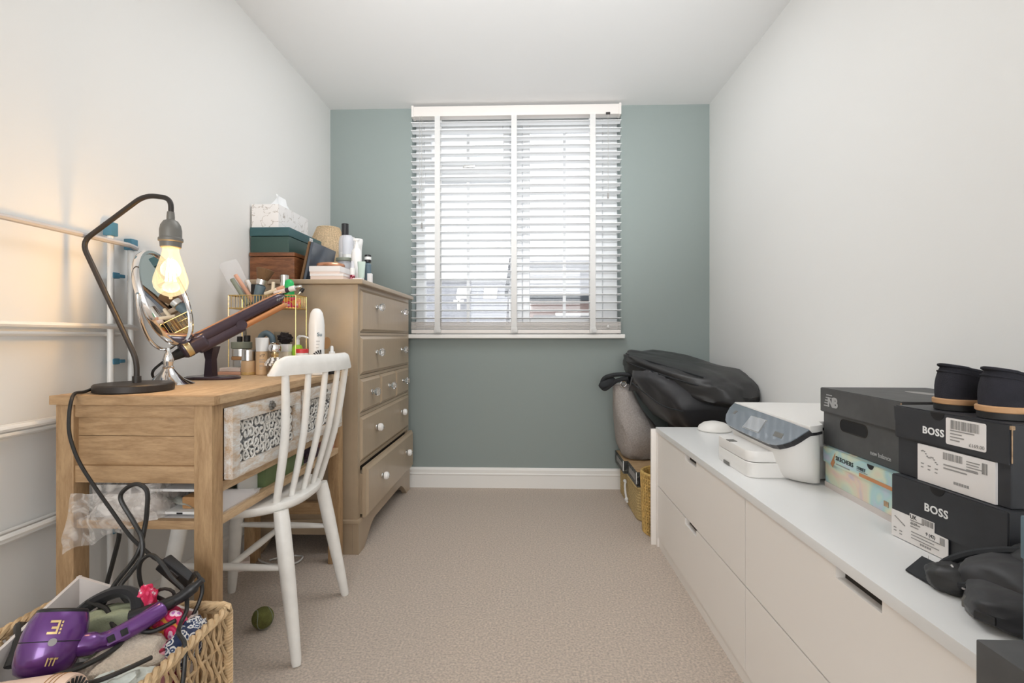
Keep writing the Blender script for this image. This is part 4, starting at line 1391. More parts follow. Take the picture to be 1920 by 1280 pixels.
q.loft([[(.52, 2.806, z) for z in (.66, .672)] + [(.60, 2.83, z) for z in (.674, .662)], [(.52, 2.81, z) for z in (.66, .672)] + [(.60, 2.834, z) for z in (.674, .662)]])
obj('top_hem', q, M['felt'], fb)

lower = thing('travel_bag', 'large black nylon bag slumped in the corner under the garment bag', 'bag', (.88, 2.75, .25))
lv = [(.254, .83, 1.07, 2.62, 3.02), (.30, .83, 1.10, 2.58, 3.04), (.45, .82, 1.112, 2.50, 3.07), (.50, .72, 1.115, 2.47, 3.08), (.56, .668, 1.115, 2.44, 3.08), (.60, .640, 1.115, 2.43, 3.08), (.67, .595, 1.115, 2.45, 3.09), (.73, .560, 1.10, 2.50, 3.09), (.765, .562, 1.06, 2.56, 3.06), (.79, .62, 1.0, 2.63, 3.0)]
rings = []
for j, (z, x0, x1, y0, y1) in enumerate(lv):
    ring = []
    for k in range(56):
        a = 2 * PI * k / 56
        ca, sa = math.cos(a), math.sin(a)
        sp = lambda v: math.copysign(abs(v) ** .62, v)
        n = mnoise.fractal(Vector((ca * 2.6, sa * 2.6, z * 8)), 1.0, 2.0, 3)
        ring.append((min(1.118, (x0 + x1) / 2 + sp(ca) * (x1 - x0) / 2 + .014 * n), min(3.10, (y0 + y1) / 2 + sp(sa) * (y1 - y0) / 2 + .016 * n), z + .006 * n))
    rings.append([Vector(p) for p in ring])
# refine vertically
fine = []
for a_, b_ in zip(rings[:-1], rings[1:]):
    for s_ in range(3):
        fine.append([p.lerp(r_, s_ / 3) for p, r_ in zip(a_, b_)])
fine.append(rings[-1])
# the garment bag on top presses this one down
_u = Vector((.60, -.78, -.20)).normalized()
_w = Vector((.80, .60, .02)).normalized()
_v = Vector((-.12, .10, 1)).normalized()
_c = Vector((.872, 2.70, .738))
for ring in fine:
    for p in ring:
        d = p - _c
        a_, b_ = abs(d.dot(_u)) / .37, abs(d.dot(_w)) / .235
        if a_ < 1 and b_ < 1:
            lim = -.070 * (1 - max(a_, b_) ** 4)
            h = d.dot(_v)
            if h > lim:
                p.z -= (h - lim)
obj('bag_body', B().loft(fine), M['nylon'], lower, smooth=60)
obj('seam_piping', B().tube(cat([(.555, 2.66, .70), (.60, 2.52, .655), (.66, 2.45, .61), (.75, 2.43, .585)], 8), .004, 6), M['strap'], lower)
obj('carry_strap', B().tube(cat([(.575, 2.78, .735), (.50, 2.80, .735), (.435, 2.82, .715), (.418, 2.83, .672), (.44, 2.83, .652), (.50, 2.81, .70), (.56, 2.78, .715)], 8), [.012] * 49, 8), M['strap'], lower)
obj('strap_pad', superblob(B(), (.448, 2.825, .685), ((.045, 0, .022), (0, .02, 0), (-.010, 0, .020)), (.7, .7), .05), M['strap'], lower)

gb = thing('garment_bag', 'black zipped garment bag lying on top of the corner pile', 'bag', (.86, 2.68, .72))
u = Vector((.60, -.78, -.20)).normalized()
w = Vector((.80, .60, .02)).normalized()
v = Vector((-.12, .10, 1)).normalized()
clg = ((.55, 1.119), (2.2, 3.108), (.5, 1))
c0 = Vector((.872, 2.70, .738))
obj('bag_body', superblob(B(), c0, (u * .375, w * .235, v * .078), (.62, .55), .09, 2.6, 11, 64, 28, clg), M['nylon2'], gb, smooth=60)
def on_bag(a, b_, h):
    return c0 + u * a + w * b_ + v * h
obj('zip', B().tube(cat([on_bag(-.34, -.08, .012), on_bag(-.26, -.205, .020), on_bag(-.10, -.237, .022), on_bag(.10, -.238, .022), on_bag(.28, -.20, .018)], 8), .0035, 6), M['strap'], gb)
obj('top_piping', B().tube(cat([on_bag(-.35, .08, .042), on_bag(-.365, -.02, .040), on_bag(-.33, -.13, .050), on_bag(-.22, -.195, .062), on_bag(0, -.205, .066), on_bag(.22, -.19, .062)], 8), .003, 6), M['strap'], gb)

# ------------------------------------------------------------------ desk lamp with bare filament bulb
LY = 1.31
lp = thing('desk_lamp', 'black bent-arm desk lamp with a lit bare filament bulb on the dressing table', 'lamp', (-1.064, LY, .802))
obj('base', B().lathe([(.0, 0), (.088, 0), (.0905, .003), (.0905, .018), (.087, .0215), (.05, .0222), (.0, .0222)], (-1.064, LY, .802), 48), M['bronze'], lp, smooth=30)
arm = fillet([(-1.058, LY, .822), (-1.058, LY, .885), (-1.212, LY, 1.205), (-1.035, LY, 1.332), (-.963, LY, 1.322), (-.963, LY, 1.268)], .032, 7)
obj('arm', B().tube(arm, .0066, 12), M['bronze'], lp)
obj('arm_collar', B().cyl((-1.058, LY, .824), (-1.058, LY, .842), .0105, seg=16), M['bronze'], lp)
S = (-.964, LY, 0)
obj('socket', B().lathe([(.0, 1.285), (.0085, 1.285), (.0095, 1.272), (.0095, 1.264), (.017, 1.260), (.0235, 1.249), (.026, 1.236), (.026, 1.216), (.029, 1.213), (.029, 1.206), (.0255, 1.203), (.0245, 1.190), (.0225, 1.188), (.0, 1.188)], S, 28), M['greysocket'], lp, smooth=30)
bulb = obj('bulb', B().lathe([(.0185, 1.192), (.0195, 1.178), (.024, 1.160), (.033, 1.130), (.0395, 1.108), (.041, 1.095), (.038, 1.080), (.029, 1.067), (.015, 1.059), (.0045, 1.056), (.0035, 1.050), (.0, 1.049)], S, 32), M['bulbglass'], lp)
q = B()
for k in range(8):
    a = k * PI / 4
    r0, r1 = .006, .0125
    q.cyl((S[0] + r0 * math.cos(a), LY + r0 * math.sin(a), 1.158), (S[0] + r1 * math.cos(a), LY + r1 * math.sin(a), 1.098), .0008, seg=5)
obj('filament', q, M['filament'], bulb)
obj('glass_stem', B().lathe([(.0, 1.188), (.010, 1.188), (.005, 1.172), (.003, 1.155), (.0, 1.154)], S, 12), M['bulbglass'], bulb)
ca = cat([(-1.150, 1.278, .812), (-1.135, 1.235, .8075), (-1.125, 1.198, .8075), (-1.110, 1.172, .792), (-1.109, 1.165, .756), (-1.102, 1.160, .71), (-1.079, 1.158, .652), (-1.041, 1.155, .597), (-.993, 1.152, .536), (-.940, 1.146, .475), (-.880, 1.136, .434), (-.852, 1.13, .426)], 8)
obj('cable', B().tube(ca, .0042, 8), M['cable'], lp)
sx = Vector((.783 - .852, 0, .402 - .458))
sw = Matrix.Rotation(math.atan2(.056, .069), 3, 'Y')
s1 = obj('inline_switch', B().obox((-.815, 1.125, .402), (.082, .026, .034), sw, .006, 3), M['black'], lp)
obj('rocker', B().obox((-.812, 1.111, .404), (.026, .006, .013), sw, .002), M['bronze'], s1)
ca = cat([(-.783, 1.12, .377), (-.745, 1.085, .418), (-.722, 1.06, .432), (-.704, 1.05, .415), (-.700, 1.04, .39), (-.712, 1.02, .352), (-.743, 1.0, .335), (-.79, .99, .332), (-.834, 1.0, .350), (-.866, 1.02, .380), (-.90, 1.01, .375), (-.92, .98, .34)], 8)
obj('cable', B().tube(ca, .0042, 8), M['cable'], lp)

# ------------------------------------------------------------------ vanity mirror
mc = Vector((-1.103, 1.475, 1.064))
tl = math.radians(16)
n = Vector((math.cos(tl) * .972, math.cos(tl) * .234, math.sin(tl)))
hx = n.cross(Vector((0, 0, 1))).normalized()
vz = hx.cross(n)
RM = Matrix((hx, vz, n)).transposed().to_4x4()
vm = thing('vanity_mirror', 'round chrome swivel mirror on a flared foot behind the desk lamp', 'mirror', (-1.093, 1.475, .802))
obj('foot', B().lathe([(.0, 0), (.068, 0), (.069, .003), (.060, .008), (.042, .018), (.026, .034), (.017, .046), (.014, .050), (.016, .054), (.012, .058), (.013, .068), (.015, .078), (.011, .092), (.006, .102), (.005, .112), (.0, .112)], (-1.093, 1.475, .802), 40), M['chrome'], vm)
q = B()
pts = []
for k in range(25):
    a = PI + PI * k / 24
    pts.append(mc + hx * (.154 * math.cos(a)) + Vector((0, 0, 1)) * (.154 * math.sin(a)))
q.tube(pts, .0055, 10)
obj('yoke', q, M['chrome'], vm)
q = B()
q.lathe([(.138, -.010), (.146, -.010), (.1485, -.004), (.1485, .004), (.146, .010), (.138, .010), (.136, .004), (.136, -.004), (.138, -.010)], mc, 56, RM)
obj('rim', q, M['chrome'], vm)
obj('pivot', B().cyl(mc - hx * .156, mc - hx * .140, .006, seg=10).cyl(mc + hx * .156, mc + hx * .140, .006, seg=10), M['chrome'], vm)
obj('mirror_glass', B().lathe([(.0, -.006), (.140, -.006), (.140, .004), (.0, .004)], mc, 56, RM), M['mirror'], vm, smooth=30)

# ------------------------------------------------------------------ hair styler on its stand
hs = thing('hair_styler', 'plum and copper hair straightener slanting across its dark stand', 'hair styler', (-1.090, 1.685, .802))
q = B()
q.loft([[(-1.090 + x * f, 1.685 + y * f, z) for x, y in [(0.094 * math.cos(2 * PI * k / 32), .055 * math.sin(2 * PI * k / 32)) for k in range(32)]] for f, z in ((.97, .802), (1, .805), (1, .809), (.93, .8125))])
obj('stand_base', q, M['plum'], hs)
obj('stand_post', B().loft([[(-1.113, 1.67, .810), (-1.083, 1.67, .810), (-1.083, 1.70, .810), (-1.113, 1.70, .810)], [(-1.108, 1.67, .87), (-1.086, 1.67, .87), (-1.086, 1.70, .87), (-1.108, 1.70, .87)], [(-1.110, 1.655, .915), (-1.070, 1.655, .915), (-1.070, 1.695, .915), (-1.110, 1.695, .915)]]), M['plum'], hs)
E0, E1 = Vector((-1.134, 1.53, .877)), Vector((-.888, 1.80, 1.086))
ax = (E1 - E0).normalized()
sd = ax.cross(Vector((0, 0, 1))).normalized()
up_ = sd.cross(ax)
LT = (E1 - E0).length
def bar(name, t0, t1, off, w, h, m, r=.45, n=14):
    q = B()
    rings = []
    for i in range(n + 1):
        t = i / n
        d = min(t, 1 - t) * (t1 - t0) * LT
        k = math.sqrt(max(.02, 1 - max(0, 1 - d / .014) ** 2))
        c = E0 + ax * LT * (t0 + (t1 - t0) * t) + up_ * off
        ring = []
        for j in range(20):
            a = 2 * PI * j / 20
            ca_, sa_ = math.cos(a), math.sin(a)
            f = lambda v: math.copysign(abs(v) ** .7, v)
            ring.append(c + sd * f(ca_) * w * k + up_ * f(sa_) * h * k)
        rings.append(ring)
    q.loft(rings)
    return obj(name, q, m, hs)
bar('upper_arm', .18, 1.0, .016, .021, .019, M['plum'])
bar('lower_arm', .18, .60, -.012, .021, .019, M['plum'])
bar('copper_plate', .50, .985, -.014, .017, .012, M['copper'])
bar('copper_edge', .20, .995, .031, .012, .0055, M['copper'])
bar('grip', .085, .30, .002, .026, .026, M['plum'])
bar('mesh_filter', .10, .19, .002, .0272, .0272, M['brass'])
obj('cable_sleeve', B().tube([E0 + ax * (LT * .1), E0 + ax * .005, E0 - ax * .02 - up_ * .004], [.018, .011, .006], 12), M['rubber'], hs)
obj('cable', B().tube(cat([E0 - ax * .015, E0 - ax * .05 - up_ * .01, (-1.172, 1.52, .82), (-1.178, 1.58, .8065), (-1.180, 1.80, .8065)], 6), .004, 6), M['cable'], hs)
obj('hinge', B().cyl(E0 + ax * LT * .56 - sd * .022 - up_ * .006, E0 + ax * LT * .56 + sd * .022 - up_ * .006, .017, seg=20), M['plum'], hs)
lettering('logo_lettering', 'dyson', .013, E0 + ax * LT * .93 + up_ * .022 - sd * -.0222 if False else E0 + ax * LT * .90 + sd * .0222 + up_ * .012, ax, up_, M['silver'], hs)

# ------------------------------------------------------------------ toiletries: shared bottle builder
def bottle(name, label, cat_, x, y, z, parts, seg=20, group=None, rotz=0.0):
    """parts: (part name, [(r, z)...], material)"""
    t = thing(name, label, cat_, (x, y, z), rotz, group)
    for pn_, prof_, m_ in parts:
        obj(pn_, B().lathe(prof_, (x, y, z), seg), m_, t, smooth=35)
    return t
def cylp(r, z0, z1, e=.0015):
    return [(0, z0), (r - e, z0), (r, z0 + e), (r, z1 - e), (r - e, z1), (0, z1)]

Z = .8022
_before = set(scene.objects)
t = thing('cosmetic_jars', 'stack of clear and wooden-lidded cosmetic jars beside the straightener stand', 'jars', (-1.20, 2.045, Z))
for nm, r, z0, z1, m_ in (('jar_base', .034, 0, .022, M['cream']), ('jar_glass', .032, .022, .052, M['clearplastic']), ('jar_lid', .037, .052, .066, M['tan']), ('jar_body', .035, .066, .098, M['silver']), ('jar_lid', .0385, .098, .125, M['jarlid'])):
    obj(nm, B().lathe(cylp(r, z0, z1), (-1.20, 2.045, Z), 24), m_, t, smooth=35)
t = thing('eyeliner_pot', 'two small black pots on top of the stacked cosmetic jars', 'pot', (-1.19, 2.045, Z + .125))
obj('pot_body', B().lathe(cylp(.010, 0, .022), (-1.208, 2.045, Z + .125), 14), M['ink'], t)
obj('pot_body', B().lathe(cylp(.012, 0, .026), (-1.180, 2.050, Z + .125), 14), M['black'], t)
single('palette', B().box(-1.225, -1.135, 1.925, 1.985, Z, Z + .012, .002), M['pinkgold'], 'coral make-up palette lying under a paler one on the dressing table', 'palette')
single('palette', B().box(-1.220, -1.138, 1.928, 1.982, Z + .0125, Z + .026, .002), M['pinkcard'], 'pale pink make-up palette lying on top of the coral one', 'palette')
bottle('foundation_bottle', 'amber glass foundation bottle with a silver cap', 'bottle', -1.108, 1.935, Z,
       [('glass_body', [(0, 0), (.024, 0), (.0255, .003), (.0255, .052), (.024, .054), (0, .054)], M['foundation']), ('base_glass', cylp(.0262, 0, .012), M['amber']), ('cap', cylp(.0242, .054, .096), M['silver'])])
t = bottle('foundation_tube', 'tall beige foundation bottle with a white cap and printed lines', 'bottle', -1.056, 1.94, Z,
       [('body', [(0, 0), (.021, 0), (.0225, .002), (.0225, .088), (.020, .090), (0, .090)], M['foundation']), ('cap', [(0, .090), (.0215, .090), (.0235, .140), (.0225, .142), (0, .142)], M['whiteplastic'])])
f = Face((-1.056 - .010, 1.94 - .0226 + .0025, Z), (.88, .47, 0), (0, 0, 1))
f = Face((-1.056 + .0226 * .47 - .0095 * .88, 1.94 - .0226 * .88 - .0095 * .47, Z), (.88, .47, 0), (0, 0, 1))
lettering('label_lettering', 'nº7', .013, f.p(.001, .070, .0004), f.r, f.u, M['ink'], t)
q = B()
for v_, w_ in ((.058, .018), (.053, .012), (.048, .019), (.036, .014), (.031, .017), (.022, .012)):
    f.rect(q, .0, w_, v_, v_ + .0018, -.001, .0006)
obj('label_print', q, M['inkgrey'], t, smooth=False)
# daisy perfume
t = bottle('perfume_bottle', 'round perfume bottle with a white daisy collar and silver ball cap', 'perfume', -1.004, 1.94, Z,
       [('glass_body', [(0, 0), (.024, 0), (.031, .012), (.0345, .030), (.032, .046), (.022, .060), (.012, .066), (0, .066)], M['clearplastic']),
        ('perfume', [(0, .003), (.021, .003), (.028, .014), (.031, .028), (.030, .036), (0, .036)], M['brushhair']),
        ('collar', [(0, .066), (.0125, .066), (.0125, .074), (.015, .078), (.012, .082), (0, .082)], M['brass']),
        ('cap', [(0, .080), (.012, .082), (.0215, .090), (.0235, .102), (.0205, .114), (.012, .121), (0, .123)], M['chrome'])])
q = B()
rnd = random.Random(4)
for ring_, (zz, rr, nn) in enumerate(((.040, .0345, 12), (.049, .0305, 11), (.057, .0245, 9), (.063, .017, 6))):
    for k in range(nn):
        a = 2 * PI * (k + .5 * (ring_ % 2)) / nn
        c = Vector((-1.004 + rr * math.cos(a), 1.94 + rr * math.sin(a), Z + zz))
        nr = Vector((math.cos(a), math.sin(a), .1 + .25 * ring_)).normalized()
        t1 = nr.cross(Vector((0, 0, 1))).normalized()
        t2 = nr.cross(t1)
        q.loft([[c + nr * h + (t1 * math.cos(j * PI / 5) + t2 * math.sin(j * PI / 5)) * (.0058 if j % 2 else .0046) for j in range(10)] for h in (0, .0018)])
obj('daisies', q, M['whiteplastic'], t, kind='stuff', smooth=False)
# second row
bottle('hooked_tube', 'dark grey hooked tube with metal tip standing behind the foundation bottle', 'tube', -1.085, 2.03, Z, [('foot', cylp(.012, 0, .004), M['black'])])
t = bpy.data.objects['hooked_tube']
obj('hook', B().tube(cat([(-1.115, 2.03, Z + .002), (-1.117, 2.03, Z + .10), (-1.110, 2.03, Z + .142), (-1.088, 2.03, Z + .160), (-1.066, 2.03, Z + .146), (-1.060, 2.03, Z + .122)], 8), .0115, 14), M['bluegrey'], t)
obj('metal_tip', B().cyl((-1.060, 2.03, Z + .124), (-1.058, 2.03, Z + .106), .0105, seg=14), M['silver'], t)
t = thing('carton', 'grey-brown upright carton behind the daisy perfume', 'box', (-1.04, 2.085, Z))
obj('box_base', B().box(-1.075, -1.035, 2.072, 2.10, Z, Z + .165, .001), M['kraft'], t)
obj('lid_flap', B().box(-1.0755, -1.0345, 2.0715, 2.1005, Z + .150, Z + .166, .001), M['kraft'], t)
t = thing('carton', 'small cream carton with a lilac top behind the perfume bottle', 'box', (-1.0, 2.035, Z))
obj('box_base', B().box(-1.030, -.990, 2.018, 2.05, Z, Z + .100, .001), M['cream'], t)
obj('lid_flap', B().box(-1.031, -.989, 2.017, 2.051, Z + .086, Z + .116, .001), M['whitecard'], t)
q = B()
q.blob((-1.010, 2.035, Z + .1385), (.026, .024, .022), .35, 3.2, 4, 4)
single('hair_scrunchie', q, M['blackfluff'], 'fluffy black hair scrunchie on the cream carton', 'scrunchie')
bottle('cream_jar', 'plain white lidded jar below the lime green pump bottle', 'jar', -.958, 1.985, Z, [('body', cylp(.024, 0, .046), M['whiteplastic']), ('lid', cylp(.0248, .047, .066), M['cream'])])
t = bottle('pump_bottle', 'lime green pump bottle with a white nozzle in front of the chest', 'bottle', -.972, 2.065, Z, [('body', [(0, 0), (.020, 0), (.021, .003), (.021, .098), (.014, .112), (0, .112)], M['limegreen']), ('pump_neck', cylp(.0085, .112, .134), M['whiteplastic'])])
obj('nozzle', B().tube(cat([(-.972, 2.065, Z + .130), (-.966, 2.062, Z + .144), (-.945, 2.057, Z + .147), (-.918, 2.05, Z + .139)], 6), [.0075] + [.006] * 8 + [.004] * 8 + [.003] * 2, 10), M['whiteplastic'], t)
bottle('lotion_bottle', 'white lotion bottle with a flat red cap and red print', 'bottle', -.915, 1.985, Z, [('body', [(0, 0), (.021, 0), (.0235, .003), (.0235, .078), (.022, .082), (0, .082)], M['whiteplastic']), ('cap', cylp(.0232, .082, .098), M['red']), ('print_band', cylp(.0237, .030, .060, .0003), M['pinkcard'])])
q = B()
q.loft([[(-.872 + a * math.cos(k * PI / 10) , 2.0 + b_ * math.sin(k * PI / 10), Z + z) for k in range(20)] for a, b_, z in ((.013, .013, 0), (.013, .013, .022), (.0145, .011, .03), (.0165, .004, .100), (.0165, .002, .104))])
t = tag(centred(obj('cream_tube', q, M['cream'], None)), 'cream squeezy tube standing between the red-capped bottle and the white spray can', 'tube')
t = thing('deodorant_can', 'tall white spray deodorant with black fan print behind the chair back', 'deodorant', (-.832, 1.93, Z))
obj('body', B().lathe([(0, 0), (.026, 0), (.0285, .003), (.0285, .07), (.0275, .10), (.0285, .13), (.0290, .160), (.0285, .172), (0, .172)], (-.832, 1.93, Z), 28), M['whiteplastic'], t, smooth=35)
obj('cap', B().lathe([(0, .172), (.0285, .172), (.0285, .190), (.0265, .212), (.022, .236), (.014, .249), (.006, .253), (0, .2535)], (-.832, 1.93, Z), 28), M['whiteplastic'], t, smooth=35)
f = Face((-.832 + .0288 * .55 - .010 * .835, 1.93 - .0288 * .835 - .010 * .55, Z), (.835, .55, 0), (0, 0, 1))
lettering('logo_lettering', 'Su', .019, f.p(.006, .148, .001), f.r, f.u, M['bluegrey'], t, .0004)
q = B()
for k in range(6):
    a0, a1 = math.radians(92 + k * 16), math.radians(92 + k * 16 + 9)
    f.poly(q, [(.022, .066), (.022 + .034 * math.cos(a0), .066 + .034 * math.sin(a0) * .9), (.022 + .034 * math.cos(a1), .066 + .034 * math.sin(a1) * .9)], -.004, .0008)
obj('fan_print', q, M['ink'], t, smooth=False)
q = B()
for k in range(3):
    f.rect(q, .003, .016 - .002 * k, .128 - .012 * k, .130 - .012 * k, -.002, .0009)
obj('label_print', q, M['printgrey'], t, smooth=False)
t = bottle('dropper_bottle', 'small black dropper bottle with a white bulb top', 'bottle', -.793, 1.985, Z, [('body', [(0, 0), (.0155, 0), (.0165, .002), (.0165, .062), (.010, .070), (0, .070)], M['ink']), ('cap', cylp(.0115, .070, .088), M['whiteplastic']), ('rubber_bulb', [(0, .088), (.0065, .088), (.006, .102), (.0045, .109), (0, .111)], M['whiteplastic'])])
t = thing('makeup_brush', 'fat tan-handled make-up brush lying across the pots by the white spray can', 'brush', (-.90, 2.075, .92))
obj('handle', B().tube([(-.862, 2.06, .925), (-.885, 2.065, .927), (-.905, 2.07, .927), (-.918, 2.073, .925)], [.016, .013, .012, .014], 14), M['tan'], t)
obj('bristles', B().tube([(-.845, 2.055, .922), (-.855, 2.058, .923), (-.866, 2.061, .925)], [.024, .024, .017], 16), M['tan'], t)
bottle('nail_polish', 'dark bottle with brush cap standing beneath the tan make-up brush', 'bottle', -.893, 2.072, Z, [('body', cylp(.017, 0, .075), M['ink']), ('cap', [(0, .075), (.010, .075), (.008, .108), (0, .109)], M['black'])])

# ------------------------------------------------------------------ gold wire tray rack at the back of the dressing table
rk = thing('wire_rack', 'gold wire make-up rack with a raised basket tray by the chest', 'rack', (-1.09, 2.075, .802))
RX0, RX1, RYA, RYB, RZ0, RZ1 = -1.240, -.955, 2.018, 2.112, 1.066, 1.118
q = B()
for x in (RX0, RX1):
    for y in (RYA, RYB):
        obj('post', B().cyl((x, y, .8022), (x, y, RZ1), .0021, seg=8), M['gold'], rk)
obj('posts', q, M['gold'], rk) if False else None
q = B()
for z in (RZ0, RZ1):
    q.tube([(RX0, RYA, z), (RX1, RYA, z), (RX1, RYB, z), (RX0, RYB, z)], .0024, 6, closed=True)
q.tube([(RX0, RYA, .85), (RX1, RYA, .85), (RX1, RYB, .85), (RX0, RYB, .85)], .002, 6, closed=True) if False else None
obj('rims', q, M['gold'], rk)
q = B()
n_ = 24
for k in range(n_ + 1):
    x = RX0 + (RX1 - RX0) * k / n_
    q.tube([(x, RYA, RZ1), (x, RYA, RZ0), (x, RYB, RZ0), (x, RYB, RZ1)], .0013, 5)
for k in range(1, 8):
    y = RYA + (RYB - RYA) * k / 8
    q.tube([(RX0, y, RZ1), (RX0, y, RZ0), (RX1, y, RZ0), (RX1, y, RZ1)], .0013, 5)
obj('wire_mesh', q, M['gold'], rk, kind='stuff')
RT = RZ0 + .003
def stick(name, label, cat_, p0, p1, parts):
    """parts along p0->p1: (part name, t0, t1, r0, r1, material)"""
    p0, p1 = Vector(p0), Vector(p1)
    t = thing(name, label, cat_, tuple(p0))
    for pn_, t0, t1, r0, r1, m_ in parts:
        obj(pn_, B().tube([p0.lerp(p1, t0), p0.lerp(p1, t0 + .02), p0.lerp(p1, (t0 + t1) / 2), p0.lerp(p1, t1 - .02), p0.lerp(p1, t1)], [r0 * .85, r0, (r0 + r1) / 2, r1, r1 * .8], 14), m_, t)
    return t
t = thing('clear_pouch', 'clear plastic pouch of slim tubes leaning out of the rack by the wall', 'pouch', (-1.215, 2.06, RT))
q = B()
q.grid(lambda u_, v_: (-1.165 - .115 * v_ + .05 * (u_ - .5), 2.045 + .05 * u_ + .006 * math.sin(9 * v_), RT + .002 + .175 * v_ + .03 * u_ * v_), 6, 10)
obj('film', q, M['softfilm'], t)
for x0, x1, y0, m_, r in ((-1.150, -1.236, 2.062, M['pinkgold'], .008), (-1.168, -1.234, 2.035, M['jarlid'], .009), (-1.150, -1.200, 2.085, M['whiteplastic'], .008)):
    obj('slim_tube', B().cyl((x0, y0, RT + .012), (x1, y0, RT + .115 + .02 * (m_ is M['pinkgold'])), r, seg=10), m_, t)
stick('powder_brush', 'large brown powder brush with a silver ferrule standing in the rack', 'brush', (-1.140, 2.04, RT + .008), (-1.105, 2.055, RT + .158), [('handle', 0, .55, .013, .020, M['bluegrey']), ('ferrule', .55, .72, .0205, .021, M['silver']), ('bristles', .70, 1.0, .022, .034, M['brushhair'])])
single('compact_box', B().box(-1.176, -1.160, 2.072, 2.10, RT, RT + .098, .002), M['ink'], 'slim black box upright in the rack beside the powder brush', 'box')
single('lip_balm_box', B().box(-1.157, -1.136, 2.074, 2.10, RT, RT + .090, .002), M['pinkgold'], 'slim orange-pink box upright in the rack behind the powder brush', 'box')
stick('mascara', 'tan ridged mascara tube upright in the middle of the rack', 'mascara', (-1.072, 2.05, RT), (-1.068, 2.05, RT + .105), [('tube_body', 0, .55, .0075, .0075, M['tan']), ('cap', .55, 1.0, .0085, .0065, M['cream'])])
stick('clip', 'small black and silver hair clip upright in the rack', 'clip', (-1.048, 2.04, RT), (-1.040, 2.045, RT + .080), [('arm', 0, .95, .006, .004, M['black']), ('tip', .9, 1.0, .005, .003, M['silver'])])
stick('serum_tube', 'black serum bottle with a tall silver cap in the rack', 'bottle', (-1.028, 2.065, RT), (-1.028, 2.065, RT + .135), [('body', 0, .56, .0165, .0165, M['black']), ('cap', .56, 1.0, .0172, .0172, M['silver'])])
stick('roll_on', 'bright green rounded bottle standing in the rack', 'bottle', (-1.000, 2.05, RT), (-.988, 2.05, RT + .112), [('body', 0, .3, .016, .0175, M['limegreen'])])
t = bpy.data.objects['roll_on']
p0 = Vector((-1.0, 2.05, RT))
obj('cap', B().lathe([(0, .030), (.017, .030), (.0195, .045), (.0195, .088), (.017, .104), (.009, .114), (0, .116)], p0, 20), M['vividgreen'], t)
stick('lipstick', 'white and brown lipstick lying across the front rim of the rack', 'lipstick', (-1.045, 2.015, RZ1 + .008), (-.935, 2.012, RZ1 + .036), [('tube_body', 0, .42, .009, .009, M['pinkcard']), ('collar', .42, .56, .0095, .0095, M['grape']), ('cap', .56, .78, .011, .011, M['whiteplastic']), ('tip', .78, 1.0, .007, .007, M['silver'])])
stick('concealer', 'orange-tipped concealer pen lying on the rack behind the straightener', 'concealer', (-1.088, 2.02, RZ1 + .006), (-1.010, 2.02, RZ1 + .034), [('tube_body', 0, .65, .008, .008, M['cream']), ('cap', .65, 1.0, .0085, .0085, M['pinkgold'])])
stick('eyelash_curler', 'black and silver lash curler hooked on the end of the rack', 'curler', (-.985, 2.05, RZ1 - .02), (-.938, 2.045, RZ1 + .030), [('handle', 0, .8, .004, .004, M['silver']), ('grip_pad', .75, 1.0, .009, .006, M['black'])])
single('tissue_sachet', B().box(-1.03, -.97, 2.03, 2.09, RT, RT + .042, .006), M['floral'], 'pink patterned sachet packed in the wire tray', 'sachet')

for o in set(scene.objects) - _before:
    if o.parent is None:
        o.location.x *= .966
        o.location.y *= .966
        if o.location.z > 1.0:
            o.location.z = .95 + (o.location.z - .95) * .966
    elif o.parent.name == 'wire_rack':
        o.scale = (.955, 1, .985)

# ------------------------------------------------------------------ things on the chest of drawers
ZC_ = 1.1975
t = thing('jewellery_box', 'polished walnut box at the bottom of the stack on the chest', 'box', (-1.145, 2.36, ZC_))
obj('box_base', B().box(-1.248, -1.045, 2.19, 2.50, ZC_, 1.306, .003), M['walnut'], t)
obj('lid', B().box(-1.250, -1.043, 2.188, 2.502, 1.308, 1.3255, .003), M['walnut'], t)
t = thing('keepsake_box', 'dark teal leather box with a white label, middle of the stack on the chest', 'box', (-1.155, 2.38, 1.326))
obj('box_base', B().box(-1.248, -1.072, 2.195, 2.54, 1.326, 1.398, .003), M['tealbox'], t)
obj('lid', B().box(-1.250, -1.070, 2.193, 2.542, 1.400, 1.4395, .004), M['tealtop'], t)
obj('paper_label', B().box(-1.0702, -1.0692, 2.40, 2.435, 1.407, 1.432), M['paperwhite'], t, smooth=False)
obj('label_print', B().box(-1.0694, -1.0686, 2.408, 2.428, 1.414, 1.417).box(-1.0694, -1.0686, 2.408, 2.424, 1.421, 1.424), M['inkgrey'], t, smooth=False)
obj('clasp', B().box(-1.072, -1.067, 2.37, 2.39, 1.372, 1.382, .001), M['silver'], t)
t = thing('tissue_box', 'marble print tissue box on top of the stack on the chest', 'tissue box', (-1.185, 2.36, 1.44))
obj('carton', B().box(-1.246, -1.122, 2.20, 2.50, 1.440, 1.545, .002), M['marble'], t)
q = B()
q.grid(lambda u_, v_: (-1.185 + .06 * (u_ - .5) * (1 - .75 * v_) + .014 * math.sin(5 * u_ + 2 * v_), 2.33 + .12 * (u_ - .5) * (1 - .6 * v_) + .008 * math.sin(7 * u_), 1.546 + .085 * v_ * (1 - .5 * abs(u_ - .45))), 14, 8)
o = obj('tissue', q, M['tissue'], t)
q = B()
q.grid(lambda u_, v_: (-1.180 + .03 * (u_ - .5) * (1 - .5 * v_) - .012 * v_, 2.40 + .07 * (u_ - .5) * (1 - .8 * v_), 1.546 + .045 * v_), 10, 6)
o = obj('tissue', q, M['tissue'], t)
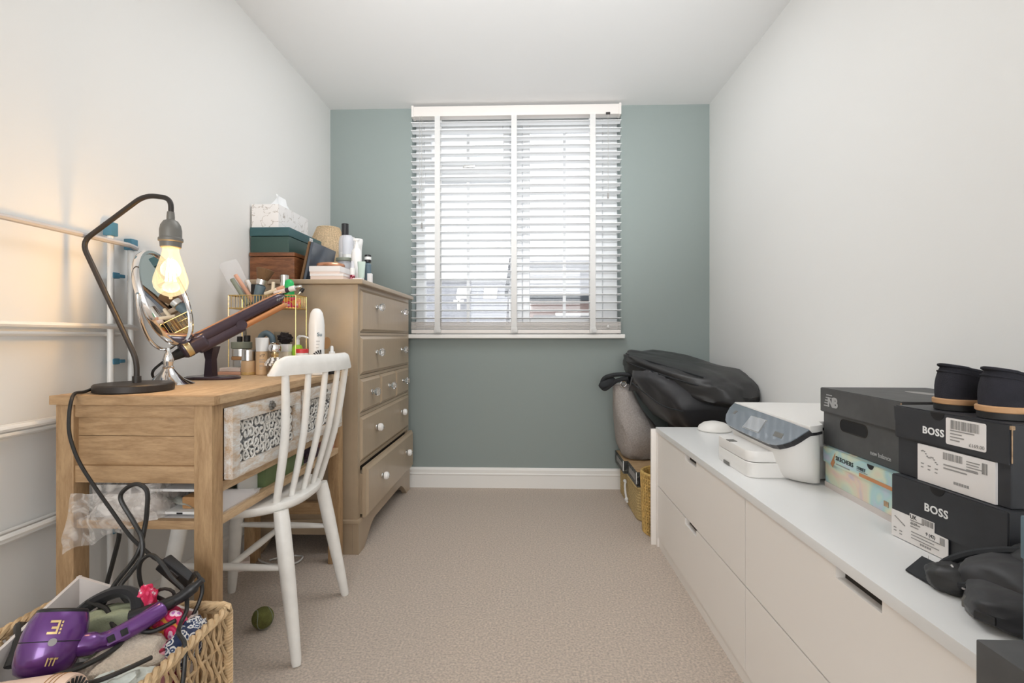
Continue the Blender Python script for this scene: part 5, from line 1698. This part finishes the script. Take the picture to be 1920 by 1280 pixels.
t = thing('table_lamp', 'small table lamp with a woven rattan cone shade behind the dark tablet', 'lamp', (-1.098, 2.70, ZC_))
obj('base', B().lathe([(0, 0), (.06, 0), (.062, .006), (.03, .016), (.012, .03), (.012, .20), (0, .20)], (-1.098, 2.70, ZC_), 24), M['whiteplastic'], t)
obj('lamp_shade', B().lathe([(.142, .135), (.144, .137), (.058, .345), (.055, .345), (.140, .135)], (-1.098, 2.70, ZC_), 40), M['rattan'], t)
q = B()
for k in range(40):
    a = 2 * PI * k / 40
    q.tube([(-1.098 + r * math.cos(a), 2.70 + r * math.sin(a), ZC_ + z) for r, z in ((.1448, .136), (.0588, .345))], .0022, 5)
for z, r in ((.137, .1445), (.345, .058)):
    q.tube([(-1.098 + r * math.cos(k * PI / 20), 2.70 + r * math.sin(k * PI / 20), ZC_ + z) for k in range(40)], .004, 6, closed=True)
obj('shade_ribs', q, M['rattan'], t, kind='stuff')
t = thing('tablet', 'dark tablet in a brown folio standing beside the walnut box', 'tablet', (-1.0, 2.34, ZC_))
pr_ = lambda y: [(-1.018, y, ZC_), (-1.006, y, ZC_), (-.968, y, 1.376), (-.980, y, 1.376)]
obj('screen_panel', B().loft([pr_(2.215), pr_(2.475)]), M['framedark'], t, smooth=False)
pr_ = lambda y: [(-1.030, y, ZC_), (-1.0195, y, ZC_), (-.9815, y, 1.377), (-.990, y, 1.377)]
obj('folio_cover', B().loft([pr_(2.208), pr_(2.482)]), M['brushhair'], t, smooth=False)
t = thing('gift_box', 'pale pink box with a white side at the bottom of the pair on the chest', 'box', (-.90, 2.28, ZC_))
obj('box_base', B().box(-.962, -.815, 2.165, 2.385, ZC_, 1.2235, .002), M['pinkcard'], t)
obj('lid_edge', B().box(-.9635, -.8135, 2.1635, 2.3865, 1.216, 1.2255, .001), M['whitecard'], t)
t = thing('gift_box', 'cream pink box stacked on top of the pink box by the tablet', 'box', (-.90, 2.28, 1.226))
obj('box_base', B().box(-.967, -.832, 2.170, 2.39, 1.226, 1.2585, .002), M['pinkcard'], t)
obj('lid', B().box(-.969, -.830, 2.168, 2.392, 1.236, 1.2605, .002), M['whitecard'], t)
q = B()
q.lathe([(0, 0), (.05, 0), (.060, .004), (.0625, .010), (.060, .016), (.05, .020), (0, .021)], (-.898, 2.235, 1.261), 32)
t = tag(centred(obj('compact', q, M['roseplastic'], None)), 'round copper-pink powder compact lying on the cream pink box', 'compact')
t = bottle('cream_jar', 'white cream jar with a wide sage green lid behind the compact', 'jar', -.872, 2.345, 1.261, [('body', cylp(.034, 0, .045), M['clearblue']), ('lid', cylp(.043, .045, .060), M['jarlid'])], 28)
bottle('toner_bottle', 'tall frosted bottle with a tall black cap at the back of the chest', 'bottle', -.94, 2.525, ZC_, [('body', [(0, 0), (.030, 0), (.0315, .004), (.0315, .235), (.026, .262), (.016, .270), (0, .270)], M['clearblue']), ('label_band', cylp(.0318, .06, .18, .0005), M['whiteplastic']), ('cap', cylp(.0175, .270, .330), M['black'])])
bottle('lotion_bottle', 'white lotion bottle standing beside the rattan shade, mostly hidden by the black-capped bottle', 'bottle', -1.045, 2.90, ZC_, [('body', [(0, 0), (.03, 0), (.031, .003), (.031, .25), (.025, .265), (0, .265)], M['whiteplastic']), ('cap', cylp(.022, .265, .335), M['whiteplastic'])])
bottle('mist_bottle', 'clear bottle with a frosted domed cap in front of the black-capped toner', 'bottle', -.893, 2.435, ZC_, [('body', [(0, 0), (.025, 0), (.026, .003), (.026, .155), (0, .155)], M['whiteplastic']), ('cap', [(0, .156), (.026, .156), (.0265, .235), (.020, .250), (0, .252)], M['clearblue']), ('label_band', cylp(.0263, .07, .09, .0004), M['pinkgold'])])
t = bottle('pump_bottle', 'frosted white pump bottle between the taller bottles on the chest', 'bottle', -.804, 2.305, ZC_, [('body', [(0, 0), (.022, 0), (.0235, .003), (.0235, .145), (.015, .162), (0, .162)], M['whiteplastic']), ('pump_neck', [(0, .162), (.013, .162), (.013, .180), (.006, .184), (.006, .200), (0, .200)], M['whiteplastic'])])
obj('nozzle', B().box(-.818, -.792, 2.297, 2.313, ZC_ + .198, ZC_ + .210, .004), M['whiteplastic'], t)
bottle('hourglass_bottle', 'tall white waisted bottle with a flared cap at the chest front', 'bottle', -.872, 2.505, ZC_, [('body', [(0, 0), (.026, 0), (.028, .004), (.026, .05), (.0225, .095), (.0235, .12), (0, .12)], M['clearblue']), ('cap', [(0, .12), (.0225, .12), (.0225, .16), (.0255, .205), (.0305, .238), (.0295, .246), (0, .248)], M['whiteplastic'])])
bottle('serum_bottle', 'small dark bottle with a square black cap at the chest front edge', 'bottle', -.768, 2.36, ZC_, [('body', [(0, 0), (.014, 0), (.0155, .002), (.0155, .095), (.008, .105), (0, .105)], M['bluegrey']), ('cap', cylp(.0155, .106, .142), M['black']), ('cap_label', cylp(.0157, .118, .132, .0002), M['whiteplastic'])])
q = B()
q.loft([[(-.762 + a * math.cos(k * PI / 10), 2.25 + b_ * math.sin(k * PI / 10), ZC_ + z) for k in range(20)] for a, b_, z in ((.012, .012, 0), (.012, .012, .018), (.014, .011, .022), (.0185, .004, .088), (.0185, .002, .094))])
tag(centred(obj('hand_cream_tube', q, M['mint'], None)), 'mint green squeezy tube standing at the chest front edge', 'tube')
bottle('sample_bottle', 'short white bottle with crimson base beside the mint tube', 'bottle', -.798, 2.235, ZC_, [('body', cylp(.011, 0, .030), M['crimson']), ('upper', cylp(.011, .030, .062), M['whiteplastic']), ('cap', [(0, .062), (.009, .062), (.006, .095), (0, .096)], M['clearblue'])])
bottle('cream_jar', 'small white jar with a black lid behind the crimson sample bottle', 'jar', -.832, 2.43, ZC_, [('body', cylp(.020, 0, .05), M['whiteplastic']), ('lid', cylp(.0205, .05, .064), M['black'])])
t = thing('carton', 'small white carton at the near front corner of the chest top', 'box', (-.742, 2.20, ZC_))
obj('box_base', B().box(-.775, -.733, 2.17, 2.20, ZC_, ZC_ + .010, .001), M['whitecard'], t)
obj('lid_flap', B().box(-.752, -.732, 2.30, 2.32, ZC_, ZC_ + .046, .001), M['whitecard'], t)

# ------------------------------------------------------------------ things on the open shelf of the dressing table
ZS = .4850
t = thing('plastic_bag', 'crumpled clear plastic bag of grey cloth spilling over the shelf end', 'bag', (-1.03, 1.30, ZS))
q = B()
def bagpt(u_, v_):
    a = 2 * PI * u_
    x = -1.028 + .098 * math.copysign(abs(math.cos(a)) ** .6, math.cos(a)) * (1 - .1 * v_)
    y = 1.29 + .085 * math.copysign(abs(math.sin(a)) ** .6, math.sin(a))
    z = ZS + .002 + .090 * v_
    n_ = mnoise.fractal(Vector((math.cos(a) * 1.3, math.sin(a) * 1.3, v_ * 1.4)), 1, 2, 2)
    return (max(-1.165, x + .012 * n_), max(1.212, y + .010 * n_), z + .004 * n_)
q.grid(bagpt, 56, 12)
obj('film', q, M['bagfilm'], t)
q = B()
def skirt(u_, v_):
    x = -1.128 + .21 * u_ - .012 * v_ * (1 - u_)
    s_ = v_ * (1.0 - .55 * u_)
    n_ = mnoise.fractal(Vector((u_ * 3.2, v_ * 1.6, 2.0)), 1, 2, 3)
    return (x, 1.196 - .010 * math.sin(v_ * PI) - .016 * n_ - .004 * math.sin(u_ * 15 + v_ * 3) - .006, .562 - .135 * s_ - .012 * v_ * (1 - u_) + .006 * math.sin(u_ * 17) * v_)
q.grid(skirt, 60, 20)
obj('film_skirt', q, M['bagfilm'], t)
obj('cloth', superblob(B(), (-1.03, 1.315, .508), ((.085, 0, 0), (0, .075, 0), (0, 0, .045)), (.6, .6), .2, 2.5, 4), M['liner'], t)
t = thing('letter_tray', 'white two-tier letter tray on the shelf behind the plastic bag', 'tray', (-.89, 1.40, ZS))
for z in (.4905, .549):
    obj('tray_shelf', B().box(-.975, -.835, 1.252, 1.52, z, z + .007, .001), M['whiteplastic'], t)
obj('tray_side', B().box(-.978, -.974, 1.252, 1.52, ZS, .556), M['whiteplastic'], t)
obj('tray_side', B().box(-.835, -.831, 1.40, 1.52, ZS, .556), M['whiteplastic'], t)
obj('tray_notch', B().box(-.905, -.890, 1.2505, 1.2525, .4915, .4955), M['ink'], t, smooth=False)
single('wooden_brush', B().box(-.905, -.842, 1.27, 1.34, .498, .530, .006), M['tan'], 'brown wooden block brush between the tiers of the letter tray', 'brush')
q = B()
q.grid(lambda u_, v_: (-.968 + .10 * u_, 1.262 + .05 * v_, .499 + .042 * (1 - u_) * (1 - .5 * v_) + .004 * math.sin(9 * u_ + 5 * v_)), 14, 8)
single('folded_bag', q, M['palecloth'], 'pale crumpled plastic sheet folded on the letter tray', 'sheet')
for k, (x, z1) in enumerate(((-.800, .553), (-.808, .545), (-.816, .549))):
    q = B()
    q.loft([[(x, 1.265, ZS), (x + .003, 1.265, ZS), (x + .003, 1.265, z1), (x, 1.265, z1)], [(x, 1.45, ZS), (x + .003, 1.45, ZS), (x + .003, 1.45, z1 - .055), (x, 1.45, z1 - .055)]])
    single('document_wallet', q, M['softfilm'] if k == 0 else M['whitecard'], ('clear document wallet at the front of the shelf', 'white paper folder just behind the clear wallet on the shelf', 'white paper folder furthest in behind the clear wallet on the shelf')[k], 'folder', smooth=False)
def openbox(name, label, x0, x1, y0, y1, z0, z1, m, th=.003):
    t = thing(name, label, 'box', ((x0 + x1) / 2, (y0 + y1) / 2, z0))
    q = B()
    q.box(x0, x0 + th, y0, y1, z0, z1)
    q.box(x1 - th, x1, y0, y1, z0, z1)
    q.box(x0 + th, x1 - th, y0, y0 + th, z0, z1)
    q.box(x0 + th, x1 - th, y1 - th, y1, z0, z1)
    q.box(x0 + th, x1 - th, y0 + th, y1 - th, z0, z0 + th)
    obj('box_walls', q, m, t, smooth=False)
    obj('rim_edge', B().tube([(x0, y0, z1), (x1, y0, z1), (x1, y1, z1), (x0, y1, z1)], .0015, 5, closed=True), m, t)
    return t
openbox('storage_box', 'small open green box at the front of the dressing table shelf', -.872, -.806, 1.50, 1.76, ZS, .540, M['sageboard'])
openbox('storage_box', 'dark green open box on the shelf behind the small green one', -.945, -.878, 1.50, 1.74, ZS, .542, M['sageboard'])
single('hair_band', superblob(B(), (-.84, 1.63, .515), ((.026, 0, 0), (0, .11, 0), (0, 0, .030)), (.7, .7), .3, 3, 2), M['grape'], 'dark purple fabric stuffed in the green storage box', 'fabric')
single('wash_bag', superblob(B(), (-.86, 1.86, .497), ((.05, 0, 0), (0, .08, 0), (0, 0, .034)), (.6, .6), .2, 3, 7), M['grape'], 'dark patterned wash bag on the shelf between the green and pink boxes', 'bag')
openbox('storage_box', 'dusty pink open box at the far end of the dressing table shelf', -.875, -.806, 1.955, 2.055, ZS, .548, M['dustypink'])

# ------------------------------------------------------------------ on the carpet
bt = thing('tennis_ball', 'worn olive green tennis ball on the carpet by the chair leg', 'ball', (-.863, 1.59, 0))
q = B()
bmesh.ops.create_uvsphere(q.bm, u_segments=32, v_segments=20, radius=.033)
bmesh.ops.translate(q.bm, verts=q.bm.verts, vec=(-.863, 1.59, .0335))
obj('felt_cover', q, M['tennis'], bt)
pts = []
for k in range(60):
    a = 2 * PI * k / 60
    p = Vector((math.cos(a) + .0, math.sin(a), .0))
    d = Vector((.75 * math.cos(a) + .25 * math.cos(3 * a), .75 * math.sin(a) - .25 * math.sin(3 * a), math.sqrt(.75) * math.sin(2 * a))).normalized()
    pts.append(Vector((-.863, 1.59, .0335)) + d * .0332)
obj('seam', B().tube(pts, .0012, 5, closed=True), M['jarlid'], bt)
single('cable_coil', B().tube(cat([(-1.09, 2.06, .006), (-1.04, 2.10, .006), (-.985, 2.105, .006), (-.955, 2.075, .012), (-.965, 2.035, .008), (-1.02, 2.02, .006), (-1.08, 2.03, .006), (-1.13, 2.055, .006), (-1.16, 2.10, .006)], 8), .0038, 8), M['tape'], 'loop of thin white cable on the carpet under the dressing table', 'cable')
single('wood_block', B().obox((-1.165, 1.985, .021), (.06, .05, .04), Matrix.Rotation(.5, 3, 'Z'), .004), M['pinkcard'], 'small pinkish wooden block on the carpet by the rear table leg', 'block')
single('power_cable', B().tube(cat([(-1.16, 1.32, .45), (-1.10, 1.29, .44), (-1.086, 1.285, .42), (-1.100, 1.28, .348), (-1.112, 1.27, .276), (-1.115, 1.22, .10), (-1.118, 1.20, .006), (-1.13, 1.14, .006)], 8), .0055, 8), M['cable'], 'straight black power cable dropping behind the dressing table leg', 'cable')

# ------------------------------------------------------------------ wicker basket of hair things in the near left corner
wk = thing('wicker_basket', 'large rectangular wicker basket full of hair tools in the near left corner', 'basket', (-.85, .83, 0))
KX0, KX1, KY0, KY1, KZ = -1.045, -.655, .60, 1.062, .36
def strands(b_, p0, p1, z0, z1, n_, seed=0):
    """Pairs of vertical strands bowing apart and together between rows."""
    p0, p1 = Vector(p0), Vector(p1)
    d = (p1 - p0).normalized()
    nrm = Vector((d.y, -d.x, 0))
    L_ = (p1 - p0).length
    r_ = random.Random(seed)
    rows = 6
    for k in range(n_):
        s = (k + .5) / n_
        for m_ in (0, 1):
            pts = []
            for j in range(rows * 4 + 1):
                t_ = j / (rows * 4)
                sw_ = math.sin(t_ * rows * PI + (k % 2) * PI / 2) * (L_ / n_ * .40) * (1 if m_ else -1)
                io = math.cos(t_ * rows * PI + (k % 2) * PI / 2 + m_ * PI) * .004
                c = p0 + d * (s * L_ + sw_ + r_.uniform(-.0008, .0008)) + nrm * io
                pts.append((c.x, c.y, z0 + (z1 - z0) * t_))
            b_.tube(pts, .0034, 6)
    # thin horizontal binders between the rows
    for j in range(rows + 1):
        z = z0 + (z1 - z0) * (j + .0) / rows
        b_.tube([p0 + Vector((0, 0, z)), p1 + Vector((0, 0, z))], .0035, 5)
    return b_
cn = [(KX0, KY0, 0), (KX1, KY0, 0), (KX1, KY1, 0), (KX0, KY1, 0)]
for i in range(4):
    a_, c_ = cn[i], cn[(i + 1) % 4]
    L_ = (Vector(c_) - Vector(a_)).length
    obj('woven_side', strands(B(), a_, c_, .012, KZ - .012, int(L_ / .0245), i), M['wicker'], wk, kind='stuff')
q = B()
for w_ in range(3):
    pts = []
    loop = rrect(KX0 - .004, KX1 + .004, KY0 - .004, KY1 + .004, .018, 6)
    per = []
    for i in range(len(loop)):
        p, r_ = Vector(loop[i]), Vector(loop[(i + 1) % len(loop)])
        k_ = max(1, int((r_ - p).length / .008))
        for s in range(k_):
            per.append(p.lerp(r_, s / k_))
    for i, p in enumerate(per):
        a = i * .9 + w_ * 2 * PI / 3
        cx, cy = (KX0 + KX1) / 2, (KY0 + KY1) / 2
        out = Vector((p.x - cx, p.y - cy)).normalized()
        pts.append((p.x + out.x * .006 * math.cos(a), p.y + out.y * .006 * math.cos(a), KZ - .002 + .006 * math.sin(a)))
    q.tube(pts, .0058, 6, closed=True)
obj('braided_rim', q, M['wicker'], wk)
for x, y, z_ in cn:
    q = B()
    for k in range(52):
        z = .006 + k * .0067
        q.tube([(x + .0085 * math.cos(a * PI / 4), y + .0085 * math.sin(a * PI / 4), z + .0012 * math.sin(a * PI / 4)) for a in range(8)], .0036, 5, closed=True)
    q.cyl((x, y, 0), (x, y, KZ - .004), .007, seg=8)
    obj('corner_post', q, M['wicker'], wk)
obj('base_mat', B().box(KX0 + .006, KX1 - .006, KY0 + .006, KY1 - .006, .006, .014), M['wicker'], wk)

ln = thing('storage_cube', 'pale grey open storage cube sitting inside the wicker basket', 'box', (-.83, .87, .016))
FL, FR, NL, NR = Vector((-.972, 1.045, .432)), Vector((-.702, 1.035, .366)), Vector((-.968, .70, .318)), Vector((-.690, .69, .300))
def wallq(q, a, c, th, inward):
    a0, c0_ = Vector((a.x, a.y, .016)), Vector((c.x, c.y, .016))
    i_ = Vector(inward) * th
    q.loft([[a0, c0_, c, a], [a0 + i_, c0_ + i_, c + i_, a + i_]])
q = B()
wallq(q, FL, FR, .007, (0, -1, 0))
wallq(q, FL, NL, .007, (1, 0, 0))
wallq(q, NL, NR, .007, (0, 1, 0))
wallq(q, FR, NR, .007, (-1, 0, 0))
q.box(-.965, -.70, .70, 1.03, .016, .022)
obj('box_walls', q, M['liner'], ln, smooth=False)

def cloth(name, label, cat_, c, a, m, e=(.8, .8), amp=.18, fr=2.4, seed=1, rz=0.0, tilt=0.0):
    R = Matrix.Rotation(rz, 3, 'Z') @ Matrix.Rotation(tilt, 3, 'Y')
    return single(name, superblob(B(), c, (R @ Vector((a[0], 0, 0)), R @ Vector((0, a[1], 0)), R @ Vector((0, 0, a[2]))), e, amp, fr, seed), m, label, cat_, smooth=70)
cloth('blanket', 'dark folded cloth filling the bottom of the storage cube', 'cloth', (-.83, .86, .165), (.118, .150, .145), M['blackcloth'], (.4, .5), .05, 2, 3)
cloth('head_wrap', 'sage green fabric band behind the purple hairdryer', 'head wrap', (-.858, .985, .350), (.080, .035, .045), M['sagecloth'], (.8, .8), .18, 2, 5, .25, -.1)
cloth('hand_towel', 'beige towelling cloth under the purple hairdryer handle', 'towel', (-.752, .900, .335), (.050, .075, .036), M['beigecloth'], (.8, .8), .2, 2.2, 6, -.5, .1)
cloth('scarf', 'pale aqua and sage scarf at the front of the basket', 'scarf', (-.712, .80, .335), (.036, .075, .040), M['palecloth'], (.8, .8), .28, 3, 9, -.35, .2)
cloth('shower_cap', 'pink citrus print pouch on the far side of the basket', 'pouch', (-.742, 1.000, .350), (.052, .022, .042), M['floral'], (.8, .8), .12, 2, 2, -.35)
cloth('scrunchie', 'red and white checked scrunchie between the black straps', 'scrunchie', (-.792, 1.008, .392), (.017, .016, .036), M['redcheck'], (.8, .8), .25, 3, 4, .2)
cloth('bandana', 'navy and white scroll print bandana by the far rim of the basket', 'bandana', (-.682, .975, .335), (.024, .055, .035), M['navyprint'], (.8, .8), .2, 2.5, 7, .1)
cloth('headband', 'crimson print fabric tucked below the pink pouch', 'fabric', (-.712, .935, .305), (.034, .050, .045), M['crimson'], (.8, .8), .2, 2.5, 8, -.3)
# black belt arching over the pile
single('belt', B().tube(cat([(-.93, .94, .345), (-.915, .985, .385), (-.885, 1.0, .407), (-.845, 1.005, .420), (-.81, 1.0, .412), (-.79, .98, .38)], 8), [.012] * 41, 8), M['blackcloth'], 'black fabric strap arching over the back of the basket pile', 'strap')
single('hair_tongs', B().tube(cat([(-.80, .975, .385), (-.755, .990, .395), (-.715, 1.005, .412), (-.682, 1.02, .440)], 8), [.013] * 13 + [.0115] * 8 + [.007] * 4, 10), M['black'], 'black curling tong handle rising to the far corner of the basket', 'hair tongs')
single('hair_clip', B().tube([(-.77 + .020 * math.cos(k * PI / 6), 1.030, .402 + .012 * math.sin(k * PI / 6)) for k in range(12)], .0035, 6, closed=True), M['bronze'], 'small bronze oval hair slide on the far side of the pile', 'hair clip')

# purple hairdryer
hd = thing('hairdryer', 'glossy purple hairdryer with gold print lying on the basket', 'hairdryer', (-.83, .86, .36))
hc = Vector((-.846, .858, .408))
dz = Vector((-.06, .50, .86)).normalized()
dx = Vector((.80, .42, -.19)); dx = (dx - dz * dx.dot(dz)).normalized()
dy = dz.cross(dx)
HM = Matrix((dx, dy, dz)).transposed().to_4x4()
obj('barrel', B().lathe([(0, -.055), (.026, -.055), (.038, -.048), (.0435, -.034), (.0462, -.014), (.0465, .010), (.0435, .030), (.0392, .0405), (.0365, .0455), (0, .0455)], hc, 44, HM), M['purple'], hd)
obj('rear_grille', B().lathe([(0, .047), (.0340, .047), (.0362, .0455), (.0372, .0435), (.0378, .0435), (.0375, .0470), (.0345, .0495), (0, .0495)], hc, 36, HM), M['black'], hd)
obj('seam_line', B().tube([hc + (dx * math.cos(k * PI / 24) + dy * math.sin(k * PI / 24)) * .0467 - dz * .002 for k in range(48)], .0008, 5, closed=True), M['ink'], hd)
vd = (Vector((0, 0, .95)) - hc).normalized()
vd_ = (vd - dz * vd.dot(dz)).normalized()
obj('screw_cover', B().cyl(hc + vd_ * .0455 - dz * .003, hc + vd_ * .048 - dz * .003, .006, seg=16), M['inkgrey'], hd)
sx_ = dz.cross(vd_).normalized()
f = Face(hc + vd_ * .0600 + dz * .012 + sx_ * (.028), dz.cross(vd_) * -1, dz)
def on_barrel(b_, a0, a1, z0, z1):
    """A printed patch that follows the barrel."""
    pts0, pts1 = [], []
    for h in (.0462, .0474):
        pts0.append([hc + (vd_ * math.cos(a) + sx_ * math.sin(a)) * (h if z0 > -.02 else h - .0018) + dz * z0 for a in (a0, (a0 + a1) / 2, a1)] + [hc + (vd_ * math.cos(a) + sx_ * math.sin(a)) * (h - (.0008 if z1 > .02 else 0)) + dz * z1 for a in (a1, (a0 + a1) / 2, a0)])
    b_.loft(pts0)
q = B()
for a0, a1, z0, z1 in ((-.26, .04, .009, .0125), (-.26, .04, .0265, .030), (-.02, .04, .0125, .0265), (-.17, -.02, .017, .0205), (.08, .13, .009, .0125), (.08, .13, .0145, .018), (.08, .13, .020, .0235), (.08, .13, .0255, .029)):
    on_barrel(q, a0, a1, z0, z1)
obj('gold_print', q, M['goldprint'], hd, smooth=False)
q = B()
for a0, a1, z0, z1 in ((.02, .06, -.038, -.026), (.09, .20, -.029, -.026), (.13, .16, -.038, -.026), (.23, .27, -.038, -.026), (.23, .34, -.029, -.026)):
    on_barrel(q, a0, a1, z0, z1)
obj('gold_print', q, M['goldprint'], hd, smooth=False)
hp = cat([hc + dx * .025 - dz * .010, hc + dx * .055 - dz * .008, (-.785, .905, .382), (-.760, .935, .390), (-.742, .962, .398), (-.736, .978, .401)], 6)
hp = [Vector(p) for p in hp]
obj('handle', B().tube(hp, [.0195] * 8 + [.0165] * 10 + [.017] * (len(hp) - 20) + [.0155, .012], 18), M['purple'], hd)
hm = hp[14]
hdv = (hp[16] - hp[12]).normalized()
hn = (Vector((0, 0, .95)) - hm).normalized()
hn = (hn - hdv * hn.dot(hdv)).normalized()
hs_ = hdv.cross(hn)
rot_ = Matrix((hdv, hs_, hn)).transposed()
obj('switch_plate', B().obox(hm + hn * .0155, (.036, .019, .005), rot_, .002), M['purple'], hd)
for s in (-.010, .010):
    obj('rocker', B().obox(hm + hn * .0185 + hdv * s, (.011, .012, .005), rot_, .0015), M['ink'], hd)
obj('cable_sleeve', B().tube([hp[-1] - hdv * .003, hp[-1] + hdv * .02 + Vector((0, 0, .003))], [.009, .006], 10), M['rubber'], hd)
obj('cable', B().tube(cat([hp[-1] + hdv * .015, (-.775, 1.025, .395), (-.826, 1.045, .400), (-.838, 1.045, .430), (-.833, 1.042, .463), (-.809, 1.04, .481), (-.783, 1.035, .467), (-.756, 1.03, .438), (-.721, 1.02, .414), (-.702, 1.0, .388), (-.694, .97, .376), (-.672, .935, .378), (-.650, .920, .368), (-.640, .905, .335), (-.636, .885, .25), (-.634, .87, .12), (-.63, .85, .01)], 8), .0042, 8), M['cable'], hd)
# peach hairdryer at the bottom edge
pd = thing('hairdryer', 'pale peach hairdryer with a slotted grille at the bottom edge of the basket', 'hairdryer', (-.76, .72, .38))
px_ = Vector((.96, .10, .05)).normalized()
py_ = Vector((0, 0, 1)).cross(px_).normalized()
pz_ = px_.cross(py_)
PM = Matrix((py_, pz_, px_)).transposed().to_4x4()
pc = Vector((-.765, .722, .395))
obj('barrel', B().lathe([(0, -.115), (.026, -.115), (.028, -.10), (.033, -.03), (.036, .03), (.0365, .066), (.034, .074), (0, .074)], pc, 40, PM), M['peach'], pd)
q = B()
for z in (.045, .052, .059):
    q.tube([pc + px_ * z + (py_ * math.cos(k * PI / 20) + pz_ * math.sin(k * PI / 20)) * .0367 for k in range(40)], .0008, 5, closed=True)
obj('vent_lines', q, M['tan'], pd)
q = B()
for k in range(22):
    a = 2 * PI * k / 22
    e = py_ * math.cos(a) + pz_ * math.sin(a)
    q.tube([pc + px_ * .0752 + e * .015, pc + px_ * .0752 + e * .031], .0019, 5)
obj('grille_slots', q, M['ink'], pd, kind='stuff')
obj('grille_hub', B().lathe([(0, .074), (.014, .074), (.013, .078), (0, .079)], pc, 20, PM), M['pinkcard'], pd)
obj('handle', B().tube([pc - px_ * .01 - Vector((0, .02, .01)), pc - px_ * .01 - Vector((0, .06, .06)), pc - px_ * .01 - Vector((0, .075, .10))], [.020, .018, .017], 14), M['peach'], pd)
# loose black cables among the pile
single('coiled_cable', B().tube(cat([(-.885, 1.00, .385), (-.882, 1.035, .422), (-.876, 1.085, .46), (-.87, 1.10, .515), (-.864, 1.10, .563), (-.865, 1.10, .599), (-.886, 1.10, .614), (-.913, 1.10, .604), (-.926, 1.10, .58), (-.896, 1.098, .532), (-.869, 1.09, .496), (-.862, 1.08, .458), (-.868, 1.055, .432), (-.868, 1.03, .418), (-.850, 1.015, .405), (-.815, 1.0, .385), (-.782, .95, .378), (-.765, .90, .372), (-.775, .84, .375), (-.80, .80, .38), (-.83, .775, .37)], 8), .0048, 8), M['cable'], 'thick black cable looping high above the basket', 'cable')
single('loose_cable', B().tube(cat([(-.905, .99, .405), (-.86, .985, .395), (-.82, .96, .372), (-.775, .945, .378), (-.735, .95, .372), (-.70, .965, .385)], 8), .0045, 8), M['cable'], 'short black cable lying across the purple hairdryer handle', 'cable')
single('loose_cable', B().tube(cat([(-.77, .80, .365), (-.735, .79, .378), (-.705, .80, .382), (-.680, .83, .383), (-.668, .86, .380)], 8), .0042, 8), M['cable'], 'black cable curling over the pale scarf at the front of the basket', 'cable')

single('loose_cable', B().tube(cat([(-1.035, 1.00, .345), (-1.02, .965, .368), (-.985, .93, .385), (-.955, .90, .375), (-.94, .87, .35)], 8), .008, 8), M['cable'], 'thick black cable hooked over the left rim of the basket', 'cable')

# ------------------------------------------------------------------ lettering becomes plain mesh
bpy.context.view_layer.update()
_dg = bpy.context.evaluated_depsgraph_get()
for o in [o for o in scene.objects if o.type == 'FONT']:
    me = bpy.data.meshes.new_from_object(o.evaluated_get(_dg))
    n_ = o.name
    par, ml = o.parent, o.matrix_local.copy()
    bpy.data.objects.remove(o)
    o = bpy.data.objects.new(n_, me)
    COL.objects.link(o)
    o.parent = par
    o.matrix_local = ml
